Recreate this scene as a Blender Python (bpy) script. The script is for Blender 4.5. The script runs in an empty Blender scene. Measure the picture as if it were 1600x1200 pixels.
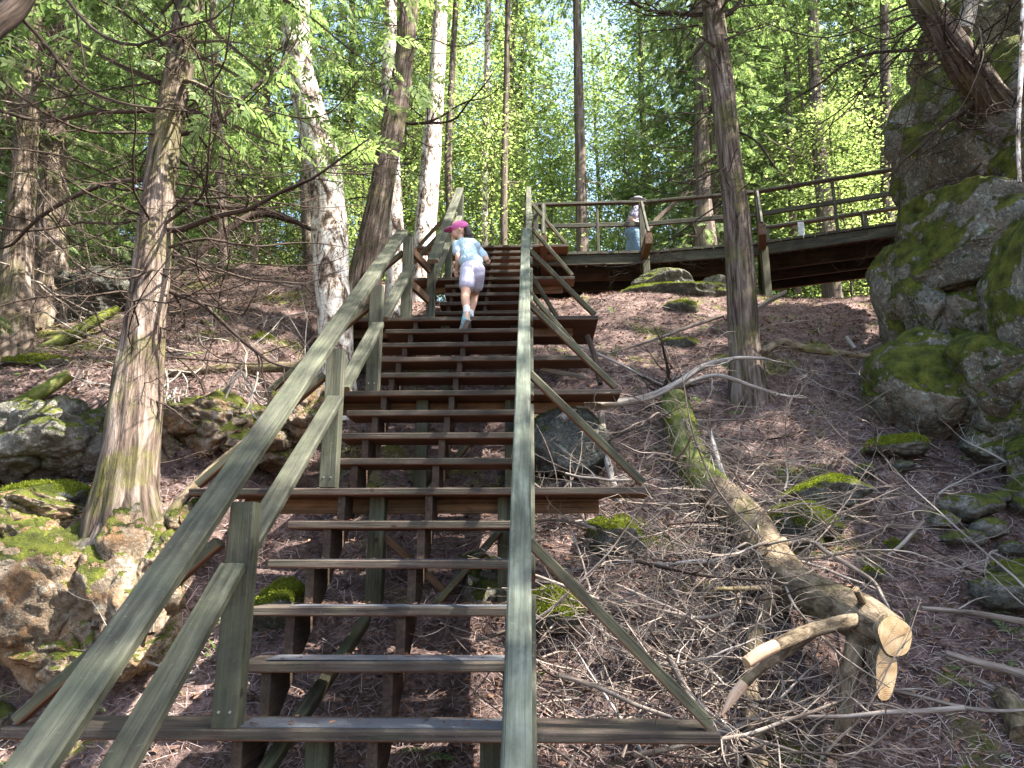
import bpy, bmesh, math, random
import numpy as np
from mathutils import Vector, Matrix
random.seed(7); RS = np.random.RandomState(11)
sc = bpy.context.scene
COL = sc.collection

# ------------------------------------------------------------------ camera, world, sun, exposure
FPX = 1155.0; TH = math.radians(14.0); PSI = math.radians(1.67)
CF = np.array([-math.sin(PSI)*math.cos(TH), math.cos(PSI)*math.cos(TH), math.sin(TH)])
CR = np.array([math.cos(PSI), math.sin(PSI), 0.0]); CU = np.cross(CR, CF)
cam = bpy.data.cameras.new('camera'); camo = bpy.data.objects.new('camera', cam); COL.objects.link(camo)
cam.sensor_width = 36; cam.lens = FPX/1600*36; cam.clip_start = 0.05; cam.clip_end = 2000
camo.matrix_world = Matrix(((CR[0], CU[0], -CF[0], 0), (CR[1], CU[1], -CF[1], 0), (CR[2], CU[2], -CF[2], 0), (0, 0, 0, 1)))
sc.camera = camo

SUN = Vector((0.60, -0.16, 0.80)).normalized()
sunl = bpy.data.lights.new('sun', 'SUN'); sunl.energy = 5.0; sunl.angle = math.radians(0.5); sunl.color = (1.0, 0.94, 0.86)
suno = bpy.data.objects.new('sun', sunl); COL.objects.link(suno)
suno.rotation_euler = SUN.to_track_quat('Z', 'Y').to_euler()
w = bpy.data.worlds.new('World'); sc.world = w; w.use_nodes = True
nt = w.node_tree; bg = nt.nodes['Background']
sky = nt.nodes.new('ShaderNodeTexSky'); sky.sky_type = 'NISHITA'; sky.sun_disc = False
sky.sun_elevation = math.asin(SUN.z); sky.sun_rotation = math.atan2(SUN.x, SUN.y)
sky.air_density = 1.0; sky.dust_density = 2.5; sky.ozone_density = 1.0
nt.links.new(sky.outputs[0], bg.inputs[0]); bg.inputs[1].default_value = 0.12
sc.view_settings.view_transform = 'Standard'; sc.view_settings.look = 'None'
sc.view_settings.exposure = 2.75; sc.view_settings.gamma = 1.0
sc.cycles.max_bounces = 8; sc.cycles.diffuse_bounces = 6; sc.cycles.glossy_bounces = 2
sc.cycles.transmission_bounces = 3; sc.cycles.transparent_max_bounces = 4
sc.cycles.use_denoising = True
sc.cycles.sample_clamp_indirect = 6.0
sc.cycles.caustics_reflective = False; sc.cycles.caustics_refractive = False

def at(px, py, Y):
    "point seen at photo pixel (px,py) standing Y metres ahead"
    d = CF*FPX + CR*(px-800) + CU*(600-py)
    return d*(Y/d[1])

# ------------------------------------------------------------------ numeric noise
_P = np.random.RandomState(3).permutation(512)
_P = np.concatenate([_P, _P, _P])
_G = np.random.RandomState(4).normal(size=(512, 3)); _G /= np.linalg.norm(_G, axis=1)[:, None]
def pn(p):
    p = np.asarray(p, float); i = np.floor(p).astype(int); f = p-i; i &= 255
    u = f*f*f*(f*(f*6-15)+10); r = 0
    for dx in (0, 1):
        for dy in (0, 1):
            for dz in (0, 1):
                h = _P[_P[_P[(i[..., 0]+dx) & 255]+((i[..., 1]+dy) & 255)]+((i[..., 2]+dz) & 255)]
                g = _G[h]; d = f-np.array([dx, dy, dz])
                wgt = (u[..., 0] if dx else 1-u[..., 0])*(u[..., 1] if dy else 1-u[..., 1])*(u[..., 2] if dz else 1-u[..., 2])
                r = r+wgt*(g*d).sum(-1)
    return r
def fbm(p, octs=4, gain=.5):
    p = np.asarray(p, float); a = 1; r = 0
    for o in range(octs):
        r = r+a*pn(p+o*17.3); p = p*2.03; a *= gain
    return r
def sst(a, b, x):
    t = np.clip((x-a)/(b-a), 0, 1); return t*t*(3-2*t)

# ------------------------------------------------------------------ mesh builder
class MB:
    def __init__(s): s.v = []; s.f = []; s.tc = []; s.n = 0; s.mi = []
    def add(s, v, faces, tc=None, mi=0):
        v = np.asarray(v, float).reshape(-1, 3)
        s.v.append(v); s.tc.append(v.copy() if tc is None else np.asarray(tc, float).reshape(-1, 3))
        for a in (faces if isinstance(faces, list) else [faces]):
            a = np.asarray(a, int)
            if a.size: s.f.append(a+s.n); s.mi.append(np.full(len(a), mi))
        s.n += len(v); return s
    def build(s, name, mat, parent=None, smooth=False):
        me = bpy.data.meshes.new(name)
        V = np.concatenate(s.v); me.vertices.add(len(V)); me.vertices.foreach_set('co', V.ravel().astype(np.float32))
        sizes = np.concatenate([np.full(len(a), a.shape[1]) for a in s.f]); idx = np.concatenate([a.ravel() for a in s.f])
        me.loops.add(len(idx)); me.loops.foreach_set('vertex_index', idx.astype(np.int32))
        me.polygons.add(len(sizes)); st = np.concatenate([[0], np.cumsum(sizes)[:-1]])
        me.polygons.foreach_set('loop_start', st.astype(np.int32)); me.polygons.foreach_set('loop_total', sizes.astype(np.int32))
        me.polygons.foreach_set('material_index', np.concatenate(s.mi).astype(np.int32))
        me.polygons.foreach_set('use_smooth', np.full(len(sizes), smooth))
        at_ = me.attributes.new('tc', 'FLOAT_VECTOR', 'POINT'); at_.data.foreach_set('vector', np.concatenate(s.tc).ravel().astype(np.float32))
        me.update(calc_edges=True); me.validate()
        for m in (mat if isinstance(mat, (list, tuple)) else [mat]): me.materials.append(m)
        o = bpy.data.objects.new(name, me); COL.objects.link(o)
        if parent is not None: o.parent = parent
        return o
def tag(o, label=None, cat=None, group=None, kind=None):
    if label: o['label'] = label
    if cat: o['category'] = cat
    if group: o['group'] = group
    if kind: o['kind'] = kind
    return o
def empty(name, loc=(0, 0, 0), rz=0):
    o = bpy.data.objects.new(name, None); COL.objects.link(o); o.location = loc; o.rotation_euler = (0, 0, rz)
    o.empty_display_size = .1; return o
def kids(o): return [c for c in bpy.data.objects if c.parent == o]
def copy_tree(o, parent=None):
    c = o.copy(); COL.objects.link(c)
    if parent is not None: c.parent = parent
    for k in kids(o): copy_tree(k, c)
    return c
def nrm(v): v = np.asarray(v, float); return v/(np.linalg.norm(v)+1e-12)

def beam(mb, p0, p1, w, h, up=(0, 0, 1), ch=.004, off=None):
    "chamfered timber from p0 to p1, w across and h along 'up'"
    p0 = np.asarray(p0, float); p1 = np.asarray(p1, float); d = nrm(p1-p0); s = nrm(np.cross(d, up)); u = np.cross(s, d)
    L = np.linalg.norm(p1-p0); a, b = w/2, h/2; c = ch
    prof = [(-a+c, -b), (a-c, -b), (a, -b+c), (a, b-c), (a-c, b), (-a+c, b), (-a, b-c), (-a, -b+c)]
    n = max(1, int(L/.25)); r = random.uniform(0, 50); V = []; T = []
    for i in range(n+1):
        t = i/n
        for (x, y) in prof:
            V.append(p0+d*L*t+s*x+u*y); T.append((x+r, y+r*.7, t*L))
    F = [[i*8+j, i*8+(j+1) % 8, (i+1)*8+(j+1) % 8, (i+1)*8+j] for i in range(n) for j in range(8)]
    mb.add(V, [np.array(F), np.array([[7-j for j in range(8)], [n*8+j for j in range(8)]])], T)
    return mb
def spline(pts, n):
    P = np.asarray(pts, float); m = len(P)
    if m == 2: t = np.linspace(0, 1, n)[:, None]; return P[0]*(1-t)+P[1]*t
    Q = np.vstack([2*P[0]-P[1], P, 2*P[-1]-P[-2]]); out = []
    for t in np.linspace(0, m-1-1e-9, n):
        i = int(t); f = t-i; a, b, c, d = Q[i:i+4]
        out.append(.5*((2*b)+(-a+c)*f+(2*a-5*b+4*c-d)*f*f+(-a+3*b-3*c+d)*f**3))
    return np.array(out)
def tube(mb, pts, rad, seg=8, rings=None, rough=0, seed=0, cap=True, ridge=0, flare=None, mi=0, capmi=None):
    "tapering limb through pts; rad = list of radii at pts"
    rings = rings or max(3, len(pts)*3)
    C = spline(pts, rings); R = np.interp(np.linspace(0, 1, rings), np.linspace(0, 1, len(rad)), rad)
    T = np.gradient(C, axis=0); T /= np.linalg.norm(T, axis=1)[:, None]+1e-12
    ref = np.array([0.3, 0.1, 1.]) if abs(T[0][2]) < .8 else np.array([1., 0.2, 0.]); s = nrm(np.cross(T[0], ref)); S = [s]
    for i in range(1, rings): s = nrm(s-T[i]*np.dot(s, T[i])); S.append(s)
    S = np.array(S); B = np.cross(T, S); a = np.linspace(0, 2*math.pi, seg, endpoint=False)
    ln = np.concatenate([[0], np.cumsum(np.linalg.norm(np.diff(C, axis=0), axis=1))]); rm = float(np.mean(rad))
    ca, sa = np.cos(a), np.sin(a)
    TC = np.stack([np.broadcast_to(ca*rm, (rings, seg)), np.broadcast_to(sa*rm, (rings, seg)), np.broadcast_to(ln[:, None], (rings, seg))], -1)
    RR = np.broadcast_to(R[:, None], (rings, seg)).copy()
    if rough:
        q = TC*np.array([1/rm*1.2, 1/rm*1.2, 1.5])+seed*7.7
        RR *= 1+rough*fbm(q, 3)
    if ridge:
        q = TC*np.array([1/rm*3.2, 1/rm*3.2, 1.6])+seed*3.1
        RR *= 1-ridge*(1-np.abs(pn(q))*2.6)-ridge*.5*pn(q*2.7)
    if flare is not None:   # root flare: lobes growing towards ring 0
        k, amt, hgt = flare
        e = np.exp(-np.maximum(ln-.3, 0)/hgt)[:, None]; RR *= 1+amt*e*(.55+.6*np.abs(np.cos(a*k/2+seed))**1.5)[None, :]
    V = C[:, None, :]+RR[..., None]*(S[:, None, :]*ca[None, :, None]+B[:, None, :]*sa[None, :, None])
    i = np.arange(rings-1)[:, None]*seg; j = np.arange(seg)[None, :]; j2 = (j+1) % seg
    F = np.stack([i+j, i+j2, i+seg+j2, i+seg+j], -1).reshape(-1, 4)
    mb.add(V.reshape(-1, 3), F, TC.reshape(-1, 3)+seed*1.37, mi)
    if cap:
        for (ring, rev) in ((0, True), (rings-1, False)):
            vv = np.vstack([V[ring], C[ring][None]]); t3 = np.vstack([TC[ring], [[0, 0, ln[ring]]]])
            q = np.array([[j, (j+1) % seg, seg] for j in range(seg)])
            if rev: q = q[:, ::-1]
            mb.add(vv, q, t3, capmi if (capmi is not None) else mi)
    return C, R
def ico(sub):
    bm = bmesh.new(); bmesh.ops.create_icosphere(bm, subdivisions=sub, radius=1)
    V = np.array([v.co[:] for v in bm.verts]); F = np.array([[v.index for v in f.verts] for f in bm.faces]); bm.free(); return V, F
_ICO = {}
def rockv(c, r, seed, sub=5, planes=14, rz=0., rough=.06, tilt=0., cut=.78):
    "a broken, weathered boulder: ellipsoid chopped by planes, then eroded"
    if sub not in _ICO: _ICO[sub] = ico(sub)
    V, F = _ICO[sub]; V = V.copy(); rs = np.random.RandomState(seed)
    N = rs.normal(size=(planes, 3)); N /= np.linalg.norm(N, axis=1)[:, None]; D = rs.uniform(cut-.14, cut+.14, planes)
    for n, d in zip(N, D):
        e = V@n-d; V = V-np.where(e > 0, e*.93, 0)[:, None]*n
    q = V*1.6+seed*3.3
    nn = V/np.linalg.norm(V, axis=1)[:, None]
    m = float(np.mean(r))
    V = V+nn*(rough*1.7*fbm(q, 3)+rough*.5*np.abs(fbm(q*4.1, 4))-rough*.25*np.abs(pn(q*9)) - rough*.9*np.exp(-np.abs(pn(q*.9+9))*22))[:, None]
    V = V*np.asarray(r)
    ct, st = math.cos(tilt), math.sin(tilt); V = V@np.array([[ct, 0, -st], [0, 1, 0], [st, 0, ct]])
    cz, sz = math.cos(rz), math.sin(rz); V = V@np.array([[cz, sz, 0], [-sz, cz, 0], [0, 0, 1]])
    return V+np.asarray(c), F

# ------------------------------------------------------------------ materials
def mat(name, rough=.85, spec=.25):
    m = bpy.data.materials.new(name); m.use_nodes = True; n = m.node_tree
    b = n.nodes['Principled BSDF']; b.inputs['Roughness'].default_value = rough; b.inputs['Specular IOR Level'].default_value = spec
    return m, n, b
def ND(n, t, **k):
    x = n.nodes.new(t)
    for a, v in k.items():
        if a in x.inputs: x.inputs[a].default_value = v
        else: setattr(x, a, v)
    return x
def noise(n, vec, scale, detail=4, rough=.55, dist=0, dims=None):
    x = n.nodes.new('ShaderNodeTexNoise'); x.inputs['Scale'].default_value = scale; x.inputs['Detail'].default_value = detail
    x.inputs['Roughness'].default_value = rough; x.inputs['Distortion'].default_value = dist
    if vec is not None: n.links.new(vec, x.inputs['Vector'])
    return x.outputs['Fac']
def ramp(n, fac, stops, interp='LINEAR'):
    r = n.nodes.new('ShaderNodeValToRGB'); e = r.color_ramp.elements; r.color_ramp.interpolation = interp
    while len(e) < len(stops): e.new(.5)
    for x, (p, c) in zip(e, stops):
        x.position = p; x.color = (c[0], c[1], c[2], 1) if hasattr(c, '__len__') else (c, c, c, 1)
    n.links.new(fac, r.inputs[0]); return r.outputs[0]
def mix(n, f, a, b, bt='MIX'):
    x = n.nodes.new('ShaderNodeMix'); x.data_type = 'RGBA'; x.blend_type = bt
    for s, v in ((x.inputs[0], f), (x.inputs[6], a), (x.inputs[7], b)):
        if hasattr(v, 'links') or hasattr(v, 'is_linked'): n.links.new(v, s)
        else: s.default_value = v if not hasattr(v, '__len__') else (v[0], v[1], v[2], 1)
    return x.outputs[2]
def math_(n, op, a, b=0., clamp=False):
    x = n.nodes.new('ShaderNodeMath'); x.operation = op; x.use_clamp = clamp
    for s, v in ((x.inputs[0], a), (x.inputs[1], b)):
        if hasattr(v, 'is_linked'): n.links.new(v, s)
        else: s.default_value = v
    return x.outputs[0]
def attr(n, name='tc'):
    a = n.nodes.new('ShaderNodeAttribute'); a.attribute_name = name; return a.outputs['Vector']
def scalev(n, v, s):
    m = n.nodes.new('ShaderNodeMapping'); m.inputs['Scale'].default_value = s; n.links.new(v, m.inputs['Vector']); return m.outputs[0]
def bump(n, b, h, st=.5, d=.01, prev=None):
    x = n.nodes.new('ShaderNodeBump'); x.inputs['Strength'].default_value = st; x.inputs['Distance'].default_value = d
    n.links.new(h, x.inputs['Height']); n.links.new(x.outputs[0], b.inputs['Normal']); return x
def nz(n):
    g = n.nodes.new('ShaderNodeNewGeometry'); s = n.nodes.new('ShaderNodeSeparateXYZ'); n.links.new(g.outputs['Normal'], s.inputs[0]); return s.outputs[2]
def pos(n): return n.nodes.new('ShaderNodeNewGeometry').outputs['Position']
def objrand(n): return n.nodes.new('ShaderNodeObjectInfo').outputs['Random']
def island(n): return n.nodes.new('ShaderNodeNewGeometry').outputs['Random Per Island']

def wood_mat(name, cols, under, green=.5, rough=.8):
    m, n, b = mat(name, rough, .3); tc = attr(n)
    g1 = noise(n, scalev(n, tc, (60, 60, 2.2)), 1, 6, .6, .4); g2 = noise(n, scalev(n, tc, (9, 9, 1.3)), 1, 4, .6, .8)
    c = ramp(n, g2, [(.25, cols[0]), (.5, cols[1]), (.78, cols[2])])
    c = mix(n, .55, c, ramp(n, g1, [(.36, (.2, .2, .2)), (.5, (.8, .8, .8)), (.66, (1.35, 1.35, 1.35))]), 'MULTIPLY')
    st_ = ramp(n, noise(n, scalev(n, tc, (4, 4, 2.4)), 1, 6, .7, .6), [(.35, (.4, .38, .36)), (.52, (1, 1, 1)), (.68, (1.5, 1.5, 1.45))])
    c = mix(n, .75, c, st_, 'MULTIPLY')
    ck = ramp(n, noise(n, scalev(n, tc, (38, 38, .55)), 1, 3, .5, .2), [(.60, (1, 1, 1)), (.635, (.12, .11, .10)), (.67, (1, 1, 1))])
    c = mix(n, .8, c, ck, 'MULTIPLY')
    al = ramp(n, noise(n, tc, 5.5, 5, .65), [(.42, 0), (.66, 1)])
    c = mix(n, math_(n, 'MULTIPLY', al, green), c, (.062, .074, .04))
    lich = ramp(n, noise(n, tc, 55, 4, .7), [(.62, 0), (.7, 1)])
    c = mix(n, math_(n, 'MULTIPLY', lich, .22), c, (.22, .25, .19))
    c = mix(n, math_(n, 'MULTIPLY', ramp(n, noise(n, scalev(n, tc, (14, 14, 9)), 1, 3, .6), [(.6, 0), (.72, 1)]), .5), c, (.05, .045, .04))
    kv = n.nodes.new('ShaderNodeTexVoronoi'); kv.inputs['Scale'].default_value = 3.6; n.links.new(scalev(n, tc, (1, 1, .8)), kv.inputs['Vector'])
    c = mix(n, .85, c, ramp(n, kv.outputs['Distance'], [(.0, (.10, .07, .05)), (.045, (.25, .18, .13)), (.06, (.7, .65, .6)), (.075, (1.15, 1.1, 1.05)), (.12, (1, 1, 1))]), 'MULTIPLY')
    k = ramp(n, math_(n, 'ADD', nz(n), .5), [(.0, 1), (.18, 0)])
    c = mix(n, k, c, mix(n, .6, under, ramp(n, g1, [(.3, (.4, .4, .4)), (.6, (1, 1, 1))]), 'MULTIPLY'))
    n.links.new(c, b.inputs['Base Color']); bump(n, b, g1, .8, .006); return m
M = {}
M['rail'] = wood_mat('weathered_green_timber', [(.021, .022, .015), (.052, .053, .036), (.12, .12, .084)], (.15, .085, .05), .34)
M['tread'] = wood_mat('dark_weathered_timber', [(.022, .015, .011), (.052, .037, .028), (.10, .08, .062)], (.13, .058, .032), .25)
M['brace'] = wood_mat('brown_green_timber', [(.03, .03, .016), (.066, .062, .036), (.12, .11, .065)], (.17, .085, .045), .45)
M['raw'] = wood_mat('stained_brown_timber', [(.11, .06, .035), (.17, .09, .045), (.22, .12, .07)], (.16, .08, .04), .18)
M['deck'] = wood_mat('boardwalk_timber', [(.03, .027, .02), (.06, .056, .04), (.11, .10, .072)], (.06, .028, .018), .3)
M['rail_light'] = wood_mat('pale_green_timber', [(.045, .053, .043), (.10, .115, .088), (.20, .215, .165)], (.15, .085, .05), .3)
M['raw3'] = wood_mat('red_brown_timber', [(.06, .03, .018), (.10, .05, .03), (.15, .08, .05)], (.10, .045, .025), .15)
M['raw2'] = wood_mat('dark_stringer_timber', [(.022, .012, .008), (.045, .024, .015), (.075, .045, .03)], (.10, .045, .025), .15)
m, n, b = mat('grip_strip', .75, .3); c = noise(n, pos(n), 260, 2)
n.links.new(ramp(n, c, [(.35, (.04, .043, .05)), (.65, (.085, .09, .10))]), b.inputs['Base Color']); bump(n, b, c, .4, .002); M['grip'] = m
m, n, b = mat('steel_screw', .4, .5); b.inputs['Base Color'].default_value = (.25, .25, .25, 1); b.inputs['Metallic'].default_value = .8; M['steel'] = m
m, n, b = mat('galvanised_plate', .55, .5); n.links.new(ramp(n, noise(n, pos(n), 30), [(.3, (.35, .38, .4)), (.7, (.6, .62, .63))]), b.inputs['Base Color']); M['plate'] = m

def moss_col(n, vec):
    a = noise(n, vec, 7, 4, .6); f = noise(n, vec, 90, 3, .7)
    c = ramp(n, a, [(.3, (.022, .030, .005)), (.48, (.09, .11, .012)), (.7, (.19, .20, .028))])
    return mix(n, .6, c, ramp(n, f, [(.3, (.35, .35, .3)), (.65, (1.25, 1.25, 1.1))]), 'MULTIPLY')
def rock_mat(name, cols, moss=.5, lichen=.5, rust=.0, mlo=.35, ms=3.4, ma=2.6):
    m, n, b = mat(name, .92, .2); p = pos(n)
    a = noise(n, p, 2.2, 6, .65, .6); f = noise(n, p, 28, 6, .7)
    c = ramp(n, a, [(.28, cols[0]), (.5, cols[1]), (.72, cols[2])])
    c = mix(n, .75, c, ramp(n, f, [(.3, (.3, .3, .3)), (.68, (1.35, 1.35, 1.35))]), 'MULTIPLY')
    if rust: c = mix(n, math_(n, 'MULTIPLY', ramp(n, noise(n, p, 3.1, 5, .7, 1.2), [(.46, 0), (.6, 1)]), rust), c, (.22, .115, .045))
    vo = n.nodes.new('ShaderNodeTexVoronoi'); vo.feature = 'DISTANCE_TO_EDGE'; vo.inputs['Scale'].default_value = 2.6
    dm = n.nodes.new('ShaderNodeMix'); dm.data_type = 'VECTOR'; dm.inputs[0].default_value = .22; n.links.new(p, dm.inputs[4])
    nn = n.nodes.new('ShaderNodeTexNoise'); nn.inputs['Scale'].default_value = 3; nn.inputs['Detail'].default_value = 5; n.links.new(p, nn.inputs['Vector']); n.links.new(nn.outputs['Color'], dm.inputs[5])
    n.links.new(dm.outputs[1], vo.inputs['Vector'])
    crack = ramp(n, vo.outputs['Distance'], [(.0, 0), (.035, 1)])
    if lichen:
        l1 = ramp(n, noise(n, p, 14, 5, .75), [(.56, 0), (.64, 1)]); l2 = ramp(n, noise(n, p, 60, 3, .6), [(.6, 0), (.68, 1)])
        lm = math_(n, 'MAXIMUM', math_(n, 'MULTIPLY', l1, .75), l2)
        c = mix(n, math_(n, 'MULTIPLY', lm, lichen), c, (.36, .40, .34))
    k = math_(n, 'ADD', nz(n), math_(n, 'MULTIPLY', math_(n, 'SUBTRACT', noise(n, p, ms, 5, .65), .5), ma))
    k = math_(n, 'ADD', k, math_(n, 'MULTIPLY', math_(n, 'SUBTRACT', noise(n, p, 26, 3, .6), .5), .7))
    k = ramp(n, k, [(mlo, 0), (min(1, mlo+.18), 1)]); mk = math_(n, 'MULTIPLY', k, moss)
    n.links.new(mix(n, mk, c, moss_col(n, p)), b.inputs['Base Color'])
    h = math_(n, 'ADD', math_(n, 'MULTIPLY', f, .9), math_(n, 'MULTIPLY', a, 1.2)); h = math_(n, 'ADD', h, math_(n, 'MULTIPLY', crack, .3))
    h = math_(n, 'ADD', h, math_(n, 'MULTIPLY', mk, math_(n, 'ADD', math_(n, 'MULTIPLY', noise(n, p, 75, 4, .8), 1.6), .3)))
    bump(n, b, h, .9, .035); return m
M['cliff'] = rock_mat('grey_mossy_limestone', [(.05, .047, .038), (.13, .125, .10), (.26, .25, .215)], .95, .75, .2, .02, 1.7, 4.6)
M['rock'] = rock_mat('grey_lichen_rock', [(.045, .042, .034), (.11, .105, .088), (.23, .22, .19)], .9, .5, .1, .45)
M['warm_rock'] = rock_mat('warm_limestone', [(.05, .036, .025), (.165, .125, .085), (.33, .28, .22)], .95, .4, .6, .34)
M['mossy'] = rock_mat('thick_moss_rock', [(.045, .045, .035), (.10, .098, .08), (.2, .19, .165)], 1.0, .4, 0, .16)
M['dark_rock'] = rock_mat('dark_wet_rock', [(.03, .03, .027), (.06, .06, .05), (.12, .12, .10)], .6, .3, 0, .6)  # darker grey stone tones with less moss and lichen

# ground
m, n, b = mat('needle_litter_soil', .95, .1); p = pos(n)
a = noise(n, p, 1.1, 5, .6); f = noise(n, p, 45, 6, .75); g = noise(n, p, 9, 5, .7)
c = ramp(n, g, [(.28, (.035, .024, .02)), (.5, (.135, .094, .082)), (.75, (.30, .22, .195))])
c = mix(n, .85, c, ramp(n, f, [(.32, (.25, .25, .25)), (.66, (1.45, 1.4, 1.4))]), 'MULTIPLY')
mm = ramp(n, math_(n, 'ADD', a, math_(n, 'MULTIPLY', math_(n, 'SUBTRACT', g, .5), .35)), [(.57, 0), (.64, 1)])
c = mix(n, math_(n, 'MULTIPLY', mm, .8), c, moss_col(n, p))
n.links.new(c, b.inputs['Base Color']); bump(n, b, math_(n, 'ADD', f, g), 1.0, .03); M['ground'] = m

def bark_mat(name, c0, c1, c2, xy=26, zz=1.6, moss=.35, d=.02, patch=None, mossz=None):
    m, n, b = mat(name, .95, .12); tc = attr(n)
    st = noise(n, scalev(n, tc, (xy, xy, zz)), 1, 7, .62, .5); big = noise(n, scalev(n, tc, (5, 5, 1.2)), 1, 4, .6)
    fi = noise(n, scalev(n, tc, (xy*3.2, xy*3.2, zz*4)), 1, 4, .6)
    c = ramp(n, st, [(.34, c0), (.5, c1), (.68, c2)]); c = mix(n, .5, c, ramp(n, big, [(.3, (.55, .5, .45)), (.7, (1.15, 1.15, 1.2))]), 'MULTIPLY')
    c = mix(n, .5, c, ramp(n, fi, [(.3, (.5, .5, .5)), (.6, (1.1, 1.1, 1.1))]), 'MULTIPLY')
    k = ramp(n, math_(n, 'ADD', noise(n, pos(n), 3.2, 5, .65), math_(n, 'MULTIPLY', fi, .1)), [(.55, 0), (.64, 1)])
    c = mix(n, math_(n, 'MULTIPLY', k, moss), c, moss_col(n, pos(n)))
    n.links.new(c, b.inputs['Base Color']); bump(n, b, math_(n, 'ADD', st, math_(n, 'MULTIPLY', fi, .35)), 1., d); return m
M['cedar'] = bark_mat('cedar_bark', (.022, .016, .012), (.115, .086, .066), (.26, .215, .18), 30, 2.6, .28, .035)
M['cedar_moss'] = bark_mat('mossy_cedar_bark', (.03, .026, .018), (.13, .11, .08), (.27, .24, .19), 28, 1.2, .75, .02)
M['log'] = bark_mat('scaly_log_bark', (.04, .03, .02), (.14, .108, .07), (.25, .20, .14), 26, 12, .22, .012)
M['log_moss'] = bark_mat('mossy_log_bark', (.06, .07, .02), (.12, .14, .04), (.2, .2, .08), 18, 9, .95, .012)
M['bg_bark'] = bark_mat('distant_bark', (.035, .028, .023), (.095, .075, .06), (.18, .15, .125), 20, 1.5, .15, .012)
M['dead'] = bark_mat('dead_twig', (.08, .06, .048), (.22, .18, .145), (.38, .33, .28), 60, 4, .0, .003)
M['darktwig'] = bark_mat('dark_twig', (.025, .018, .014), (.055, .04, .031), (.10, .078, .06), 60, 4, .0, .003)
M['pale'] = bark_mat('bleached_branch', (.14, .12, .10), (.27, .245, .215), (.42, .39, .35), 50, 3, .0, .004)
# birch: papery white with dark torn patches
m, n, b = mat('birch_bark', .8, .2); tc = attr(n)
a = noise(n, scalev(n, tc, (9, 9, 3.5)), 1, 6, .72, 1.0); l = noise(n, scalev(n, tc, (6, 6, 55)), 1, 4, .6)
c = ramp(n, math_(n, 'ADD', math_(n, 'MULTIPLY', a, .75), math_(n, 'MULTIPLY', noise(n, scalev(n, tc, (40, 40, 22)), 1, 5, .75), .25)), [(.40, (.02, .015, .012)), (.46, (.16, .11, .08)), (.50, (.40, .35, .30)), (.56, (.60, .57, .52)), (.7, (.74, .72, .68))])
c = mix(n, .6, c, ramp(n, l, [(.33, (.3, .25, .2)), (.45, (1, 1, 1))]), 'MULTIPLY')
n.links.new(c, b.inputs['Base Color']); bump(n, b, math_(n, 'ADD', a, math_(n, 'MULTIPLY', l, .2)), .9, .02); M['birch'] = m
# cut wood
m, n, b = mat('fresh_cut_wood', .8, .2); tc = attr(n)
rg = noise(n, scalev(n, tc, (7, 7, 7)), 1, 2, .5)
ln_ = n.nodes.new('ShaderNodeVectorMath'); ln_.operation = 'LENGTH'; n.links.new(scalev(n, tc, (1, 1, 0)), ln_.inputs[0])
wv = math_(n, 'SINE', math_(n, 'ADD', math_(n, 'MULTIPLY', ln_.outputs['Value'], 900.), math_(n, 'MULTIPLY', rg, 14.)))
c = ramp(n, math_(n, 'ADD', math_(n, 'MULTIPLY', wv, .12), noise(n, tc, 14, 3)), [(.25, (.20, .115, .05)), (.5, (.40, .27, .14)), (.8, (.54, .42, .26))])
n.links.new(c, b.inputs['Base Color']); M['cut'] = m
m, n, b = mat('peeled_wood', .8, .2); tc = attr(n)
n.links.new(ramp(n, noise(n, scalev(n, tc, (60, 60, 6)), 1, 5, .7), [(.3, (.25, .13, .08)), (.5, (.48, .31, .2)), (.75, (.62, .46, .33))]), b.inputs['Base Color']); M['peel'] = m

def leaf_mat(name, cols, trans=.45, tcol=None):
    m = bpy.data.materials.new(name); m.use_nodes = True; n = m.node_tree; n.nodes.clear()
    out = n.nodes.new('ShaderNodeOutputMaterial'); d = n.nodes.new('ShaderNodeBsdfDiffuse'); t = n.nodes.new('ShaderNodeBsdfTranslucent'); mx = n.nodes.new('ShaderNodeMixShader')
    big = noise(n, pos(n), .55, 2)
    f = math_(n, 'ADD', math_(n, 'MULTIPLY', island(n), .5), math_(n, 'MULTIPLY', big, .6))
    c = ramp(n, f, [(.2, cols[0]), (.5, cols[1]), (.85, cols[2])])
    n.links.new(c, d.inputs[0]); tc_ = mix(n, 1.0, c, tcol or (1.5, 1.7, .7), 'MULTIPLY'); n.links.new(tc_, t.inputs[0])
    mx.inputs[0].default_value = trans; n.links.new(d.outputs[0], mx.inputs[1]); n.links.new(t.outputs[0], mx.inputs[2]); n.links.new(mx.outputs[0], out.inputs[0]); return m
M['leaf_cedar'] = leaf_mat('cedar_foliage', [(.055, .09, .036), (.11, .16, .06), (.22, .27, .13)], .5, (1.4, 1.5, 1.05))
M['leaf_bright'] = leaf_mat('broadleaf_foliage', [(.11, .17, .055), (.20, .27, .085), (.36, .40, .19)], .55, (1.35, 1.4, 1.1))
M['leaf_dry'] = leaf_mat('fallen_leaf', [(.06, .035, .025), (.14, .08, .055), (.26, .15, .10)], .1, (1, .8, .7))
M['needle'] = leaf_mat('fallen_twiglets', [(.045, .032, .027), (.19, .137, .12), (.46, .36, .325)], .0)
M['leaf_moss'] = leaf_mat('moss_tuft', [(.055, .07, .010), (.11, .132, .018), (.20, .215, .035)], .35)

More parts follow.
